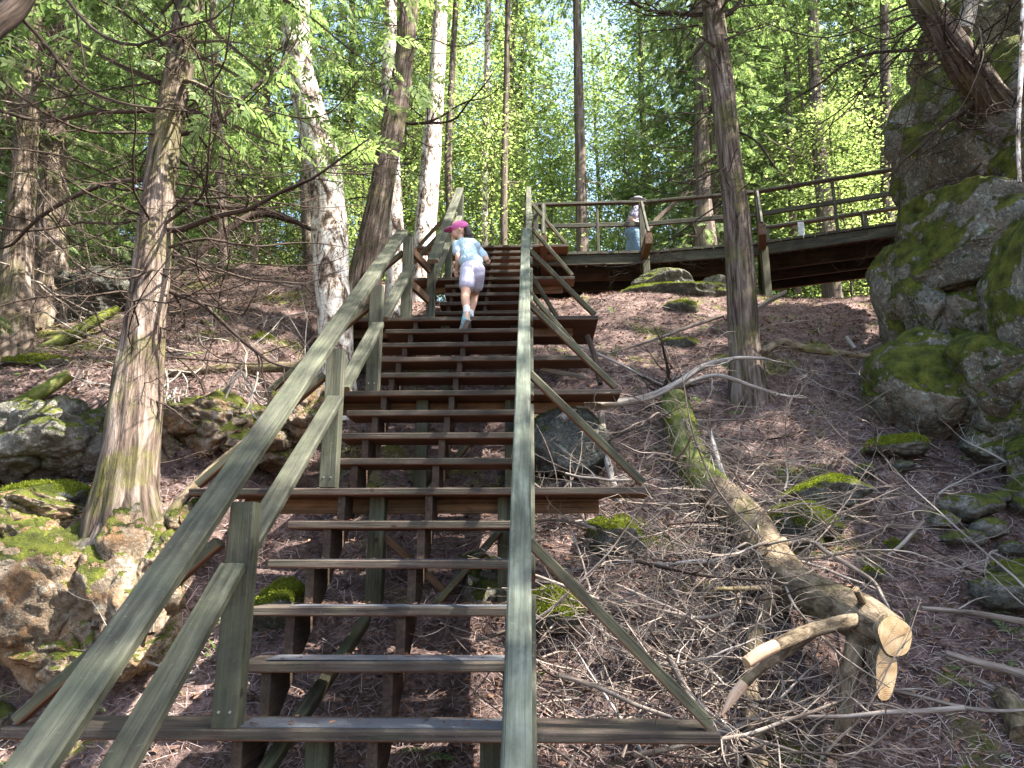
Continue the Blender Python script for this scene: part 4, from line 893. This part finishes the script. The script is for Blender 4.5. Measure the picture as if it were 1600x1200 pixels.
pole([(876, 655, 5.6), (905, 640, 5.7), (960, 630, 5.8), (1010, 622, 5.9), (1060, 598, 6.0), (1100, 572, 6.1), (1150, 560, 6.15), (1195, 560, 6.2)], [.035, .04, .036, .033, .028, .024, .018, .012], 'pale', 'fallen_branch', 'smooth pale curving branch reaching from the stairs to the right cedar', 'branch', 5, 14, .01, 4)
pole([(1050, 605, 6.0), (1100, 590, 6.1), (1130, 588, 6.1), (1180, 605, 6.1), (1225, 618, 6.1), (1260, 622, 6.1)], [.024, .02, .017, .015, .01, .004], 'pale', 'fallen_branch', 'pale forked branch dipping below the smooth curving one', 'branch', 6, 10, .01, 4)
pole([(1192, 552, 6.6), (1220, 535, 6.7), (1260, 545, 6.7), (1320, 553, 6.6), (1370, 557, 6.5)], [.04, .042, .036, .03, .022], 'log', 'fallen_branch', 'thick bare log lying from the right cedar towards the cliff', 'log', 7, 16, .05, 4)
pole([(950, 553, 7.2), (1010, 535, 7.3), (1065, 515, 7.4), (1130, 493, 7.5)], [.008, .014, .018, .02], 'dead', 'fallen_branch', 'long thin brown branch slanting up to the right cedar from the left', 'branch', 8, 10)
pole([(905, 540, 6.8), (960, 565, 6.7), (1010, 590, 6.6), (1050, 608, 6.5)], [.014, .013, .012, .01], 'pale', 'fallen_branch', 'thin pale stick slanting down right from the stair brace', 'branch', 9, 8)
pole([(845, 577, 6.2), (880, 583, 6.2), (915, 589, 6.2)], [.02, .022, .02], 'pale', 'fallen_branch', 'short pale branch just right of the handrail mid height', 'branch', 10, 10)
pole([(1182, 482, 8.2), (1210, 466, 8.3), (1228, 456, 8.4)], [.03, .03, .026], 'dead', 'fallen_branch', 'stubby reddish brown log right of the cedar on the upper slope', 'log', 11, 12)
pole([(1323, 527, 7.3), (1336, 545, 7.2)], [.022, .022], 'pale', 'wood_chip', 'short white piece of split wood on the dark litter by the cliff', 'wood', 12, 8)
pole([(940, 645, 5.9), (945, 700, 5.7), (962, 770, 5.4), (975, 800, 5.3)], [.028, .028, .026, .02], 'pale', 'dead_stem', 'pale stripped stem standing behind the middle outrigger end', 'dead tree', 13, 12)
pole([(1110, 675, 5.6), (1122, 720, 5.4), (1140, 772, 5.3)], [.016, .02, .022], 'pale', 'dead_stem', 'pale stick leaning against the mossy upper trunk', 'branch', 14, 10)
pole([(918, 525, 6.8), (930, 560, 6.7), (938, 600, 6.5)], [.028, .026, .024], 'darktwig', 'dead_stem', 'black burnt looking stick under the upper right outrigger', 'branch', 15, 10)
pole([(1600, 1150, 3.7), (1580, 1105, 3.85), (1567, 1090, 3.95)], [.06, .058, .055], 'log', 'fallen_log', 'cut grey log poking in at the lower right edge', 'log', 16, 24)
pole([(1478, 1020, 4.0), (1530, 1035, 3.95), (1620, 1058, 3.9)], [.014, .02, .02], 'dead', 'fallen_branch', 'tan branch entering from the right edge, above the cut grey log', 'branch', 17, 10)
pole([(1440, 950, 4.2), (1520, 958, 4.2), (1620, 975, 4.1)], [.012, .016, .018], 'dead', 'fallen_branch', 'long grey branch lying across the litter at the right edge', 'branch', 18, 10)
pole([(1387, 868, 4.7), (1410, 850, 4.75), (1443, 815, 4.9)], [.01, .014, .014], 'dead', 'fallen_branch', 'short broken brown stick in the litter beneath the moss cushion', 'branch', 19, 8)
pole([(1365, 808, 5.0), (1380, 785, 5.1), (1392, 765, 5.15)], [.01, .014, .012], 'dead', 'fallen_branch', 'broken stick leaning left of the moss cushion', 'branch', 20, 8)
# left bank
pole([(240, 585, 5.75), (300, 580, 5.8), (380, 575, 5.85), (478, 573, 5.95)], [.035, .042, .045, .045], 'log', 'fallen_log', 'peeled tan log lying level across the left litter bank', 'log', 21, 18, .06)
pole([(48, 552, 6.4), (100, 530, 6.5), (150, 500, 6.6), (185, 482, 6.7)], [.04, .055, .055, .04], 'log_moss', 'fallen_log', 'mossy broken log behind the big left cedar', 'log', 22, 18)
pole([(10, 640, 5.25), (60, 615, 5.3), (108, 585, 5.4)], [.05, .055, .05], 'log_moss', 'fallen_log', 'dark mossy log lying on top of the grey boulder at left', 'log', 23, 18)
pole([(240, 830, 4.2), (320, 745, 4.6), (385, 690, 4.9)], [.03, .035, .03], 'log', 'fallen_log', 'slender sunlit log sloping down beside the left handrail', 'log', 24, 14)
pole([(250, 450, 7.6), (330, 380, 8.0), (400, 335, 8.3), (470, 350, 8.6)], [.04, .05, .045, .03], 'darktwig', 'fallen_log', 'dark dead tree hung up between the left cedar and the birch', 'log', 25, 14, .05, 8)
pole([(255, 310, 8.0), (340, 322, 8.2), (420, 330, 8.4), (490, 360, 8.6)], [.02, .035, .04, .03], 'darktwig', 'fallen_log', 'dark dead limb lying level in front of the thick birch', 'log', 26, 14, .05, 8)
pole([(985, 390, 12.6), (1030, 340, 12.7), (1075, 300, 12.8)], [.05, .05, .04], 'bg_bark', 'leaning_trunk', 'dark leaning trunk behind the boardwalk, right of the walking adult', 'dead tree', 27, 12, .04, 4)

# bare roots hanging in the hollow under the level log
rr = random.Random(12); t = tag(empty('bare_roots', at(320, 640, 5.4)), 'tangle of pale bare roots hanging over the ledge right of the big left cedar', 'roots')
c0 = at(320, 640, 5.4); ang = 0
for q in range(20):
    px = rr.choice((rr.uniform(235, 300), rr.uniform(350, 430))); py = rr.uniform(575, 620); s_ = at(px, py, rr.uniform(5.15, 5.4)); mb = MB()
    branch(mb, s_-c0, (rr.uniform(-.6, .6), rr.uniform(-.5, .1), -1), rr.uniform(.3, .7), rr.uniform(.005, .011), 2, .6, .9, rr, 4, 6, .22); mb.build('root', M['pale'], t, smooth=True)

# loose sticks on the slopes: each one an object
USED = set()
def zone(px, py):
    Z = ((1400, 1010, 'below the sawn log end'), (1240, 1000, 'under the broken limbs of the felled trunk'), (1000, 1040, 'around the lowest brace end'), (900, 1120, 'between the right handrail and the lowest long step'), (950, 900, 'left of the upright brush, near the mossy rock'),
         (1080, 850, 'against the left side of the felled trunk'), (950, 760, 'below the middle long step end'), (1080, 700, 'by the mossy upper end of the felled trunk'), (1250, 700, 'above the mossy boulder pair'), (1300, 830, 'just uphill of the felled trunk'),
         (1450, 900, 'on the bare litter right of the felled trunk'), (1560, 980, 'at the right edge near the grey log'), (1500, 1130, 'at the bottom right corner'), (1150, 1150, 'at the bottom edge under the upright stem'), (1420, 760, 'near the cliff rubble'),
         (1000, 500, 'on the sunny hump right of the upper stairs'), (1080, 560, 'left of the tall right cedar'), (1260, 500, 'right of the tall right cedar, upslope'), (1300, 600, 'among the roots of the tall right cedar'), (1350, 480, 'below the sloping boardwalk'), (960, 600, 'beside the pale curving branch'),
         (30, 450, 'at the foot of the twin cedars'), (100, 560, 'on the mossy slab at left'), (160, 500, 'left of the big flared cedar'), (300, 500, 'right of the big flared cedar'), (400, 450, 'on the sunny upper bank'), (470, 520, 'below the thick birch'), (350, 570, 'along the level log'),
         (80, 1100, 'at the lower left corner'), (180, 1080, 'under the sunlit rock face'), (280, 1120, 'beside the lowest left post'))
    return min(Z, key=lambda q: (q[0]-px)**2+(q[1]-py)**2)[2]
def stick(px, py, L, r, az, m, label, group, lift=.03, lv=1, twigs=3, pitch=.0, name='fallen_branch'):
    c = atg(px, py, lift); mb = MB(); n_ = gnormal(np.array([c[0]]), np.array([c[1]]))[0]; d = np.array([math.cos(az), math.sin(az), 0]); d = nrm(d-n_*np.dot(d, n_)+n_*pitch)
    branch(mb, -d*L*.4, d, L, r, lv, .1, .1, rr, twigs, 7, .10)
    o = mb.build(name, M[m], smooth=True); o.location = c+n_*lift
    lab = ('long ' if L > (1.0 if r > .004 else .8) else ('short ' if L < .7 else 'medium '))+{'dead': 'grey brown ', 'pale': 'pale bleached ', 'darktwig': 'dark '}[m]+('twig ' if r < .0055 else 'branch ')+zone(px, py)
    dr = 'pointing uphill' if math.sin(az) > .7 else ('pointing downhill' if math.sin(az) < -.7 else ('leaning right' if math.cos(az) > 0 else 'leaning left'))
    for w_ in ('', dr, 'forked, '+dr, 'half buried, '+dr):
        l2 = (lab+' '+w_).strip()
        if l2 not in USED and len(l2.split()) <= 16: break
    USED.add(l2); return tag(o, l2, 'branch', group)
for q in range(140):
    px = rr.uniform(850, 1600); py = rr.uniform(690, 1190)
    if px > 1300 and rr.random() < .45 or (1230 < px < 1480 and 900 < py < 1130): continue
    if px < 1100 and py < 760 and rr.random() < .5: continue
    stick(px, py, rr.uniform(.5, 1.5), rr.uniform(.004, .0125), rr.choice((rr.uniform(0, 6.3), rr.uniform(1.8, 3.2), rr.uniform(-.8, .2))), rr.choice(('dead', 'dead', 'dead', 'pale', 'darktwig', 'darktwig')),
          'bare dead branch lying in the tangle of brush right of the stairs', 'dead branches in the brush right of the stairs', rr.uniform(.02, .22), 2, 5, rr.uniform(-.1, .5))
for q in range(46):
    stick(rr.uniform(930, 1400), rr.uniform(470, 700), rr.uniform(.4, 1.1), rr.uniform(.004, .010), rr.uniform(0, 6.3), rr.choice(('dead', 'pale', 'dead')),
          'dead stick strewn on the upper slope between the stairs and the cliff', 'dead branches in the brush right of the stairs', rr.uniform(.01, .06), 1, 4, rr.uniform(0, .25))
for q in range(60):
    px = rr.uniform(0, 490); stick(px, rr.uniform(410, 600) if px > 250 or rr.random() < .5 else rr.uniform(480, 620), rr.uniform(.4, 1.2), rr.uniform(.003, .008), rr.uniform(0, 6.3), rr.choice(('dead', 'pale', 'pale')),
          'bleached twig lying on the litter bank left of the stairs', 'twigs on the left bank', rr.uniform(.01, .08), 2, 4, rr.uniform(0, .5))
for q in range(16):
    stick(rr.uniform(30, 330), rr.uniform(1050, 1160), rr.uniform(.3, .8), rr.uniform(.003, .008), rr.uniform(0, 6.3), rr.choice(('dead', 'pale')),
          'thin stick on the sunlit litter below the left handrail', 'sticks below the left handrail', .02, 1, 3, .05)

bp = MB()
for q in range(520):
    px = rr.gauss(1060, 150); py = rr.uniform(660, 1200)
    if not 845 < px < 1620 or (px > 1330 and py < 880) or (1240 < px < 1460 and 920 < py < 1120): continue
    c = atg(px, py, rr.uniform(.0, .28)); d = (rr.uniform(-1, 1), rr.uniform(-.8, .8), rr.uniform(-.35, .75)); branch(bp, c, d, rr.uniform(.25, .9), rr.uniform(.0024, .0062), 1, .1, .1, rr, 3, 4, .10)
tag(bp.build('brush', M['dead']), 'dense grey tangle of fine dead twigs round the felled trunk', kind='stuff')
# ------------------------------------------------------------------ litter, moss and undergrowth (uncountable)
def scatter(n, x0, x1, y0, y1, seed, dens=None):
    rs = np.random.RandomState(seed); x = rs.uniform(x0, x1, n*3); y = y0+(y1-y0)*rs.rand(n*3)**1.35
    X0 = x/np.maximum(y, .1); ok = np.abs(X0) < .86
    if dens is not None: ok &= rs.rand(n*3) < dens(x, y)
    x, y = x[ok][:n], y[ok][:n]; return x, y, rs
x, y, rs = scatter(90000, -6, 5, 2.6, 11.5, 5)
z = gz(x, y)+rs.uniform(.001, .022, len(x)); N_ = gnormal(x, y); a = rs.uniform(0, 6.3, len(x)); D = np.stack([np.cos(a), np.sin(a), a*0], -1); D = nrm_rows(D-N_*(D*N_).sum(1)[:, None]+N_*rs.normal(size=len(x))[:, None]*.22)
SV = np.array([[-.5, -.5, 0], [0, -.5, .8], [.5, -.5, 0], [.5, .5, 0], [0, .5, .8], [-.5, .5, 0]]); SF = np.array([[0, 1, 4, 5], [1, 2, 3, 4]])
L = rs.gamma(2.2, .022, len(x))+.015; W = rs.uniform(.0014, .0034, len(x)); S3 = np.cross(N_, D)
R3 = np.stack([D*L[:, None], S3*W[:, None], N_*W[:, None]*2], -1)
mb = MB(); replicate(mb, SV, SF, R3, np.stack([x, y, z], -1), np.ones(len(x))); o = mb.build('needle_litter', M['needle']); tag(o, 'reddish brown litter of needles and tiny twigs covering the slopes', kind='stuff')
x, y, rs = scatter(42000, -5, 5, 2.6, 10.5, 6); z = gz(x, y)+.012; N_ = gnormal(x, y)
D = nrm_rows(rs.normal(size=(len(x), 3))*np.array([1, 1, .35])); mb = MB(); replicate(mb, LV, LF, frames(D, rs.uniform(-.7, .7, len(x))), np.stack([x, y, z], -1), rs.uniform(.012, .045, len(x)))
tag(mb.build('fallen_leaves', M['leaf_dry']), 'curled brown fallen leaves scattered over the slopes', kind='stuff')
Pn = []; Dn = []
for k in range(0, 15):
    m_ = 90 if k < 6 else 40; X_ = rs.uniform(-1.2, .0, m_); wob_ = rs.rand(m_)**.6; Pn.append(np.c_[X_, TY(k)+.02+.24*wob_, np.full(m_, TZ(k)+.006)])
Pn = np.concatenate(Pn); a = rs.uniform(0, 6.3, len(Pn)); D = nrm_rows(np.c_[np.cos(a), np.sin(a), rs.normal(size=len(Pn))*.06]); Z_ = np.tile([0, 0, 1.], (len(Pn), 1)); L = rs.gamma(2.2, .014, len(Pn))+.01
mb = MB(); replicate(mb, SV, SF, np.stack([D*L[:, None], np.cross(Z_, D)*.0022, Z_*.003], -1), Pn, np.ones(len(Pn)))
kk_ = rs.rand(len(Pn)) < .25; replicate(mb, LV, LF, frames(nrm_rows(D[kk_]+rs.normal(size=(kk_.sum(), 3))*.15), rs.uniform(-.3, .3, kk_.sum())), Pn[kk_]+np.array([0, 0, .004]), rs.uniform(.012, .035, kk_.sum()))
tag(mb.build('step_litter', M['leaf_dry']), 'needles and leaf scraps caught on the treads', kind='stuff')
# fern-like cedar seedlings and herbs in patches
def dens(x, y): return (fbm(np.stack([x*1.1, y*1.1, x*0+3], -1), 3) > .22).astype(float)
x, y, rs = scatter(1500, -6, 5, 3.0, 11.5, 9, dens); z = gz(x, y)+.02
D = nrm_rows(rs.normal(size=(len(x), 3))*np.array([1, 1, .3])+np.array([0, 0, .5])); mb = MB(); replicate(mb, SPV, SPF, frames(D, rs.uniform(-.5, .5, len(x))), np.stack([x, y, z], -1), rs.uniform(.25, .7, len(x)))
tag(mb.build('undergrowth', M['leaf_cedar']), 'small green seedlings and herbs growing through the litter', kind='stuff')
# short moss pile on mossy stones
VV = []; NN = []
for ob in list(bpy.data.objects):
    if ob.get('category') == 'rock' and ob.data.materials[0] in (M['mossy'],):
        me = ob.data; co = np.empty(len(me.polygons)*3, np.float32); no = np.empty(len(me.polygons)*3, np.float32); ar = np.empty(len(me.polygons), np.float32)
        me.polygons.foreach_get('center', co); me.polygons.foreach_get('normal', no); me.polygons.foreach_get('area', ar)
        co = co.reshape(-1, 3)+np.array(ob.location); no = no.reshape(-1, 3); ok = (no[:, 2]+1.6*fbm(co*3.0, 3)) > .42; co, no, ar = co[ok], no[ok], ar[ok]
        if ar.sum() <= 0: continue
        k = rs.choice(len(co), int(min(16000, ar.sum()*42000)), p=ar/ar.sum()); VV.append(co[k]+rs.normal(size=(len(k), 3))*.006); NN.append(no[k])
VV = np.concatenate(VV); NN = np.concatenate(NN); D = nrm_rows(NN+rs.normal(size=VV.shape)*.55)
mb = MB(); replicate(mb, LV, LF, frames(D, rs.uniform(-3, 3, len(VV))), VV, rs.uniform(.006, .015, len(VV)))
tag(mb.build('moss_tufts', M['leaf_moss']), 'velvety green moss pile on the boulders', kind='stuff')

# ------------------------------------------------------------------ people
def sphere_mb(mb, c, r, rot=None, sub=3):
    V, F = ico(sub) if sub not in _ICO else _ICO[sub]; V = V*np.asarray(r)
    if rot is not None: V = V@np.array(rot.to_matrix()).T
    mb.add(V+np.asarray(c), F)
def chain(mb, pts):
    P_ = [np.asarray(p, float) for p, r in pts]; R_2 = [r for p, r in pts]
    n = len(pts); tube(mb, P_, R_2, 16, max(6, n*5), cap=True)
    sphere_mb(mb, P_[0], (R_2[0],)*3); sphere_mb(mb, P_[-1], (R_2[-1],)*3)
def solid(name, mb, m, parent, vox=.007, it=6, c0=None, wrinkle=0):
    o = mb.build(name, m, None, smooth=True); me0 = o.data
    r = o.modifiers.new('r', 'REMESH'); r.mode = 'VOXEL'; r.voxel_size = vox
    s_ = o.modifiers.new('s', 'SMOOTH'); s_.factor = .5; s_.iterations = it
    me = bpy.data.meshes.new_from_object(o.evaluated_get(bpy.context.evaluated_depsgraph_get()))
    o.modifiers.clear(); o.data = me; me.name = name
    n = len(me.vertices); co = np.empty(n*3, np.float32); me.vertices.foreach_get('co', co); co = co.reshape(-1, 3)
    if wrinkle:
        no = np.empty(n*3, np.float32); me.vertices.foreach_get('normal', no); no = no.reshape(-1, 3)
        q = co*np.array([26, 26, 12]); co = co+no*(wrinkle*(np.abs(fbm(q, 3))-.2))[:, None]
    if c0 is not None: co = co-np.asarray(c0, np.float32)
    me.vertices.foreach_set('co', co.ravel().astype(np.float32)); me.polygons.foreach_set('use_smooth', np.full(len(me.polygons), True)); me.update()
    if not me.materials: me.materials.append(m)
    o.parent = parent; return o
def cloth(name, c, c2=None, sc_=60, thr=.55, rough=.85):
    m, n, b = mat(name, rough, .15)
    if c2 is None: n.links.new(ramp(n, noise(n, pos(n), 30, 3), [(.3, tuple(v*.96 for v in c)), (.7, c)]), b.inputs['Base Color'])
    else: n.links.new(ramp(n, noise(n, pos(n), sc_, 2), [(thr-.03, c), (thr+.03, c2)]), b.inputs['Base Color'])
    return m
SKIN, n, b = mat('skin', .55, .35); b.inputs['Base Color'].default_value = (.52, .31, .22, 1); b.inputs['Subsurface Weight'].default_value = .08; b.inputs['Subsurface Radius'].default_value = (.02, .008, .005)
HAIR, n, b = mat('dark_hair', .5, .4); n.links.new(ramp(n, noise(n, scalev(n, pos(n), (200, 200, 20)), 1, 3), [(.3, (.012, .008, .006)), (.7, (.04, .026, .02))]), b.inputs['Base Color'])
A = at
g0 = A(733, 493, 6.95); g0 = np.array([g0[0], g0[1], TZ(14)])
girl = tag(empty('person', g0), 'child in pink cap, pale blue shirt and lavender shorts climbing the stairs', 'person')
hipL, hipR = A(731, 432, 6.86), A(745, 434, 6.90); kneeL, ankL = A(727, 463, 6.80), A(729, 487, 6.665); kneeR, ankR = A(741, 461, 7.10), A(735, 484, 6.99)
pel = A(738, 421, 6.90); chest = A(730, 388, 7.08); shL, shR = A(714, 383, 7.08), A(748, 392, 7.14); nk = A(722, 374, 7.14); hd = A(717, 361, 7.15)
elL, haL = A(715.5, 404, 6.98), A(713.5, 424, 7.06); elR, haR = A(762, 408, 7.06), A(757, 402, 7.22)
toeL = np.array([ankL[0]-.045, 6.655, TZ(13)+.012]); heelL = np.array([ankL[0]+.01, 6.585, TZ(13)+.085]); ankR = np.array([ankR[0], 6.99, TZ(14)+.075])
body = MB()
chain(body, [(hipL, .056), ((hipL+kneeL)/2, .054), (kneeL, .043), (kneeL*.6+ankL*.4+np.array([0, -.012, 0]), .044), (ankL, .027)]); chain(body, [(ankL, .027), (heelL+np.array([0, .02, .01]), .03), (toeL+np.array([0, 0, .02]), .02)])
chain(body, [(hipR, .054), ((hipR+kneeR)/2, .050), (kneeR, .043), (kneeR*.6+ankR*.4+np.array([0, -.012, 0]), .042), (ankR, .027)]); chain(body, [(ankR, .028), (ankR+np.array([.01, .09, -.05]), .022)])
chain(body, [(pel, .075), ((pel+chest)/2, .075), (chest, .078)]); sphere_mb(body, chest, (.115, .075, .085)); sphere_mb(body, pel, (.10, .075, .08))
chain(body, [(nk-np.array([0, .0, .02]), .036), (hd, .034)])
sphere_mb(body, hd+np.array([0.008, .0, .012]), (.078, .068, .083)); fd = nrm([-.92, .15, -.30])     # face turned to her left
sphere_mb(body, hd+fd*.028+np.array([0, 0, -.018]), (.052, .052, .058)); chain(body, [(hd+fd*.060+np.array([0, 0, -.002]), .012), (hd+fd*.085+np.array([0, 0, -.010]), .009)])   # nose
chain(body, [(hd+fd*.070+np.array([0, 0, -.040]), .013), (hd+fd*.066+np.array([0, 0, -.058]), .015)]); sphere_mb(body, hd+np.array([.012, -.068, -.006]), (.014, .010, .020)) # mouth, chin, ear
chain(body, [(shL, .036), ((shL+elL)/2, .034), (elL, .028), (haL*.8+elL*.2, .021), (haL, .017)]); chain(body, [(shR, .036), (elR, .029), (haR*.8+elR*.2, .021), (haR, .017)])
def hand(h, fw, side_):
    fw = nrm(fw); s = nrm(np.cross(fw, side_)); pc = h+fw*.022; sphere_mb(body, pc, (.017, .021, .024))
    for i_ in range(4):
        o_ = s*(i_-1.5)*.0115; l = (.030, .036, .034, .026)[i_]; p0 = pc+o_+fw*.016; p1 = p0+fw*l*.5; p2 = p1+fw*l*.2+np.asarray(side_)*l*.45; chain(body, [(p0, .0062), (p1, .0058), (p2, .005)])
    chain(body, [(h+fw*.012+s*-.016, .0072), (h+fw*.030+s*-.026+np.asarray(side_)*.008, .0062), (h+fw*.042+s*-.022+np.asarray(side_)*.016, .0055)])
hand(haL, (.05, .1, -1), (0.2, .9, .1)); hand(haR, (-.3, .8, .3), (0, .3, -.9))
solid('body', body, SKIN, girl, .0042, 3, g0)
sh = MB(); mid = (pel*.72+chest*.28)
chain(sh, [(mid+np.array([0, -.01, .02]), .098), ((pel+chest)/2, .095), (chest, .092)]); sphere_mb(sh, chest+np.array([0, 0, .02]), (.142, .092, .088)); sphere_mb(sh, mid+np.array([0, -.005, .015]), (.126, .100, .085))
chain(sh, [(shL, .050), (shL*.45+elL*.55, .050)]); chain(sh, [(shR, .050), (shR*.45+elR*.55, .050)]); chain(sh, [(chest+np.array([0, .02, .05]), .07), (nk+np.array([0, 0, -.02]), .045)])
solid('shirt', sh, cloth('pale_blue_cotton', (.38, .50, .58)), girl, .006, 5, g0, .010)
so = MB(); sphere_mb(so, pel+np.array([0, 0, -.015]), (.130, .108, .105))
for h_, k_ in ((hipL, kneeL), (hipR, kneeR)): chain(so, [(h_+np.array([0, 0, .03]), .080), (h_*.60+k_*.40, .080)])
solid('shorts', so, cloth('lavender_cotton', (.47, .45, .56)), girl, .006, 4, g0, .008)
cp = MB(); ct = hd+np.array([.008, .0, .040]); sphere_mb(cp, ct, (.096, .086, .068), Matrix.Rotation(-.28, 4, 'Y').to_quaternion())
br = MB(); bc = hd+np.array([-.085, .0, .020])
sphere_mb(cp, bc, (.080, .066, .011), Matrix.Rotation(-.22, 4, 'Y').to_quaternion())
solid('cap', cp, cloth('pink_cotton', (.60, .14, .36)), girl, .0048, 2, g0)
sphere_mb(br, hd+np.array([-.035, -.052, .058]), (.03, .012, .022)); solid('cap_print', br, cloth('peach_print', (.62, .36, .25)), girl, .004, 1, g0)
hr = MB(); sphere_mb(hr, hd+np.array([.030, .012, .004]), (.062, .068, .066)); pt = hd+np.array([.085, -.02, .0])
chain(hr, [(hd+np.array([.06, -.02, .01]), .028), (pt+np.array([.012, -.02, -.01]), .040), (pt+np.array([.030, -.025, -.07]), .042), (pt+np.array([.045, -.02, -.135]), .016)]); solid('hair', hr, HAIR, girl, .005, 2, g0, .012)
for k_, (an, he, to) in enumerate(((ankL, heelL, toeL), (ankR, ankR+np.array([0, -.035, -.045]), ankR+np.array([.0, .12, -.052])))):
    s2 = MB(); chain(s2, [(an+np.array([0, 0, .035]), .034), (an+np.array([0, 0, -.01]), .034)]); solid('sock', s2, cloth('white_cotton', (.78, .78, .76)), girl, .004, 2, g0)
    ax_ = nrm(to-he); s3 = MB(); up_ = nrm(np.cross(np.cross(ax_, (0, 0, 1)), ax_)); L_ = np.linalg.norm(to-he)
    chain(s3, [(he+ax_*.0+up_*.022, .033), (he+ax_*L_*.5+up_*.014, .031), (to+up_*.012, .024)]); chain(s3, [(an+np.array([0, 0, -.02]), .036), (he+ax_*.03+up_*.02, .036)])
    solid('shoe', s3, cloth('teal_grey_canvas', (.22, .36, .38)), girl, .004, 2, g0)
    s4 = MB(); beam(s4, he-ax_*.035-up_*.010, to+ax_*.022-up_*.008, .062, .014, up_, ch=.005); o = s4.build('shoe_sole', cloth('shoe_sole_rubber', (.30, .30, .30)), girl); o.location = -g0

# adult on the boardwalk, seen in profile walking right
a0 = np.array([A(993, 392, 11.5)[0]-.01, 11.5, DZ]); S_ = .965
ad = tag(empty('person', a0), 'adult in grey sun hat, patterned shirt and pale blue shorts walking on the boardwalk', 'person')
def Q(x, z, y=0): return a0+np.array([x, y, z])*S_
bd = MB()
for (sx, hx, kx, ax2, fz) in ((-.08, 0, .06, .16, 0), (.08, 0, -.06, -.20, .02)):
    chain(bd, [(Q(hx, .76, sx), .085), (Q(kx, .42, sx), .055), (Q((kx+ax2)/2-.02, .26, sx), .05), (Q(ax2, .09+fz, sx), .036)]); chain(bd, [(Q(ax2, .07+fz, sx), .036), (Q(ax2+.15, .035+fz*.4, sx), .03)])
chain(bd, [(Q(0, .8), .13), (Q(.02, 1.0), .12), (Q(.05, 1.16), .12)]); chain(bd, [(Q(.05, 1.2), .05), (Q(.085, 1.32), .05)]); sphere_mb(bd, Q(.095, 1.36), (.092, .075, .105)); sphere_mb(bd, Q(.165, 1.33), (.03, .04, .05)); chain(bd, [(Q(.18, 1.35), .014), (Q(.205, 1.335), .011)])
for sy in (-.17, .17):
    chain(bd, [(Q(.03, 1.17, sy), .05), (Q(-.06, .96, sy*1.15), .042), (Q(.10, .88, sy*1.0), .03)]); h_ = Q(.13, .87, sy); sphere_mb(bd, h_, (.035, .018, .03))
    for i_ in range(4): chain(bd, [(h_+np.array([.02, 0, .018-.012*i_]), .008), (h_+np.array([.05-.003*abs(i_-1.5), 0, .016-.012*i_]), .007), (h_+np.array([.065, .02, .010-.012*i_]), .006)])
    chain(bd, [(h_+np.array([.0, 0, .025]), .009), (h_+np.array([.03, .01, .045]), .007)])
solid('body', bd, SKIN, ad, .007, 3, a0)
s1 = MB(); chain(s1, [(Q(.0, .84), .155), (Q(.02, 1.0), .145), (Q(.05, 1.14), .135)]); sphere_mb(s1, Q(.04, 1.12), (.13, .20, .10))
for sy in (-.17, .17): chain(s1, [(Q(.03, 1.16, sy), .068), (Q(-.03, 1.02, sy*1.12), .064)])
solid('shirt', s1, cloth('floral_shirt', (.30, .28, .30), (.06, .06, .11), 34, .5), ad, .01, 4, a0, .01)
s2 = MB(); sphere_mb(s2, Q(.0, .80), (.165, .16, .13))
for (sx, kx) in ((-.08, .06), (.08, -.06)): chain(s2, [(Q(0, .74, sx), .115), (Q(kx*.95, .44, sx), .105)])
solid('shorts', s2, cloth('pale_denim', (.13, .20, .27)), ad, .01, 4, a0, .012)
s3 = MB(); sphere_mb(s3, Q(.085, 1.43), (.098, .085, .065)); sphere_mb(s3, Q(.09, 1.405), (.165, .15, .014), Matrix.Rotation(.10, 4, 'Y').to_quaternion()); solid('sun_hat', s3, cloth('grey_hat', (.20, .20, .22)), ad, .008, 2, a0)
s4 = MB(); sphere_mb(s4, Q(.04, 1.34), (.07, .075, .075)); solid('hair', s4, HAIR, ad, .008, 2, a0)
for (sx, ax2, fz) in ((-.08, .16, 0), (.08, -.20, .02)):
    s5 = MB(); chain(s5, [(Q(ax2-.03, .045+fz, sx), .045), (Q(ax2+.15, .035+fz*.5, sx), .036)]); solid('shoe', s5, cloth('dark_shoe', (.06, .06, .06)), ad, .008, 2, a0)
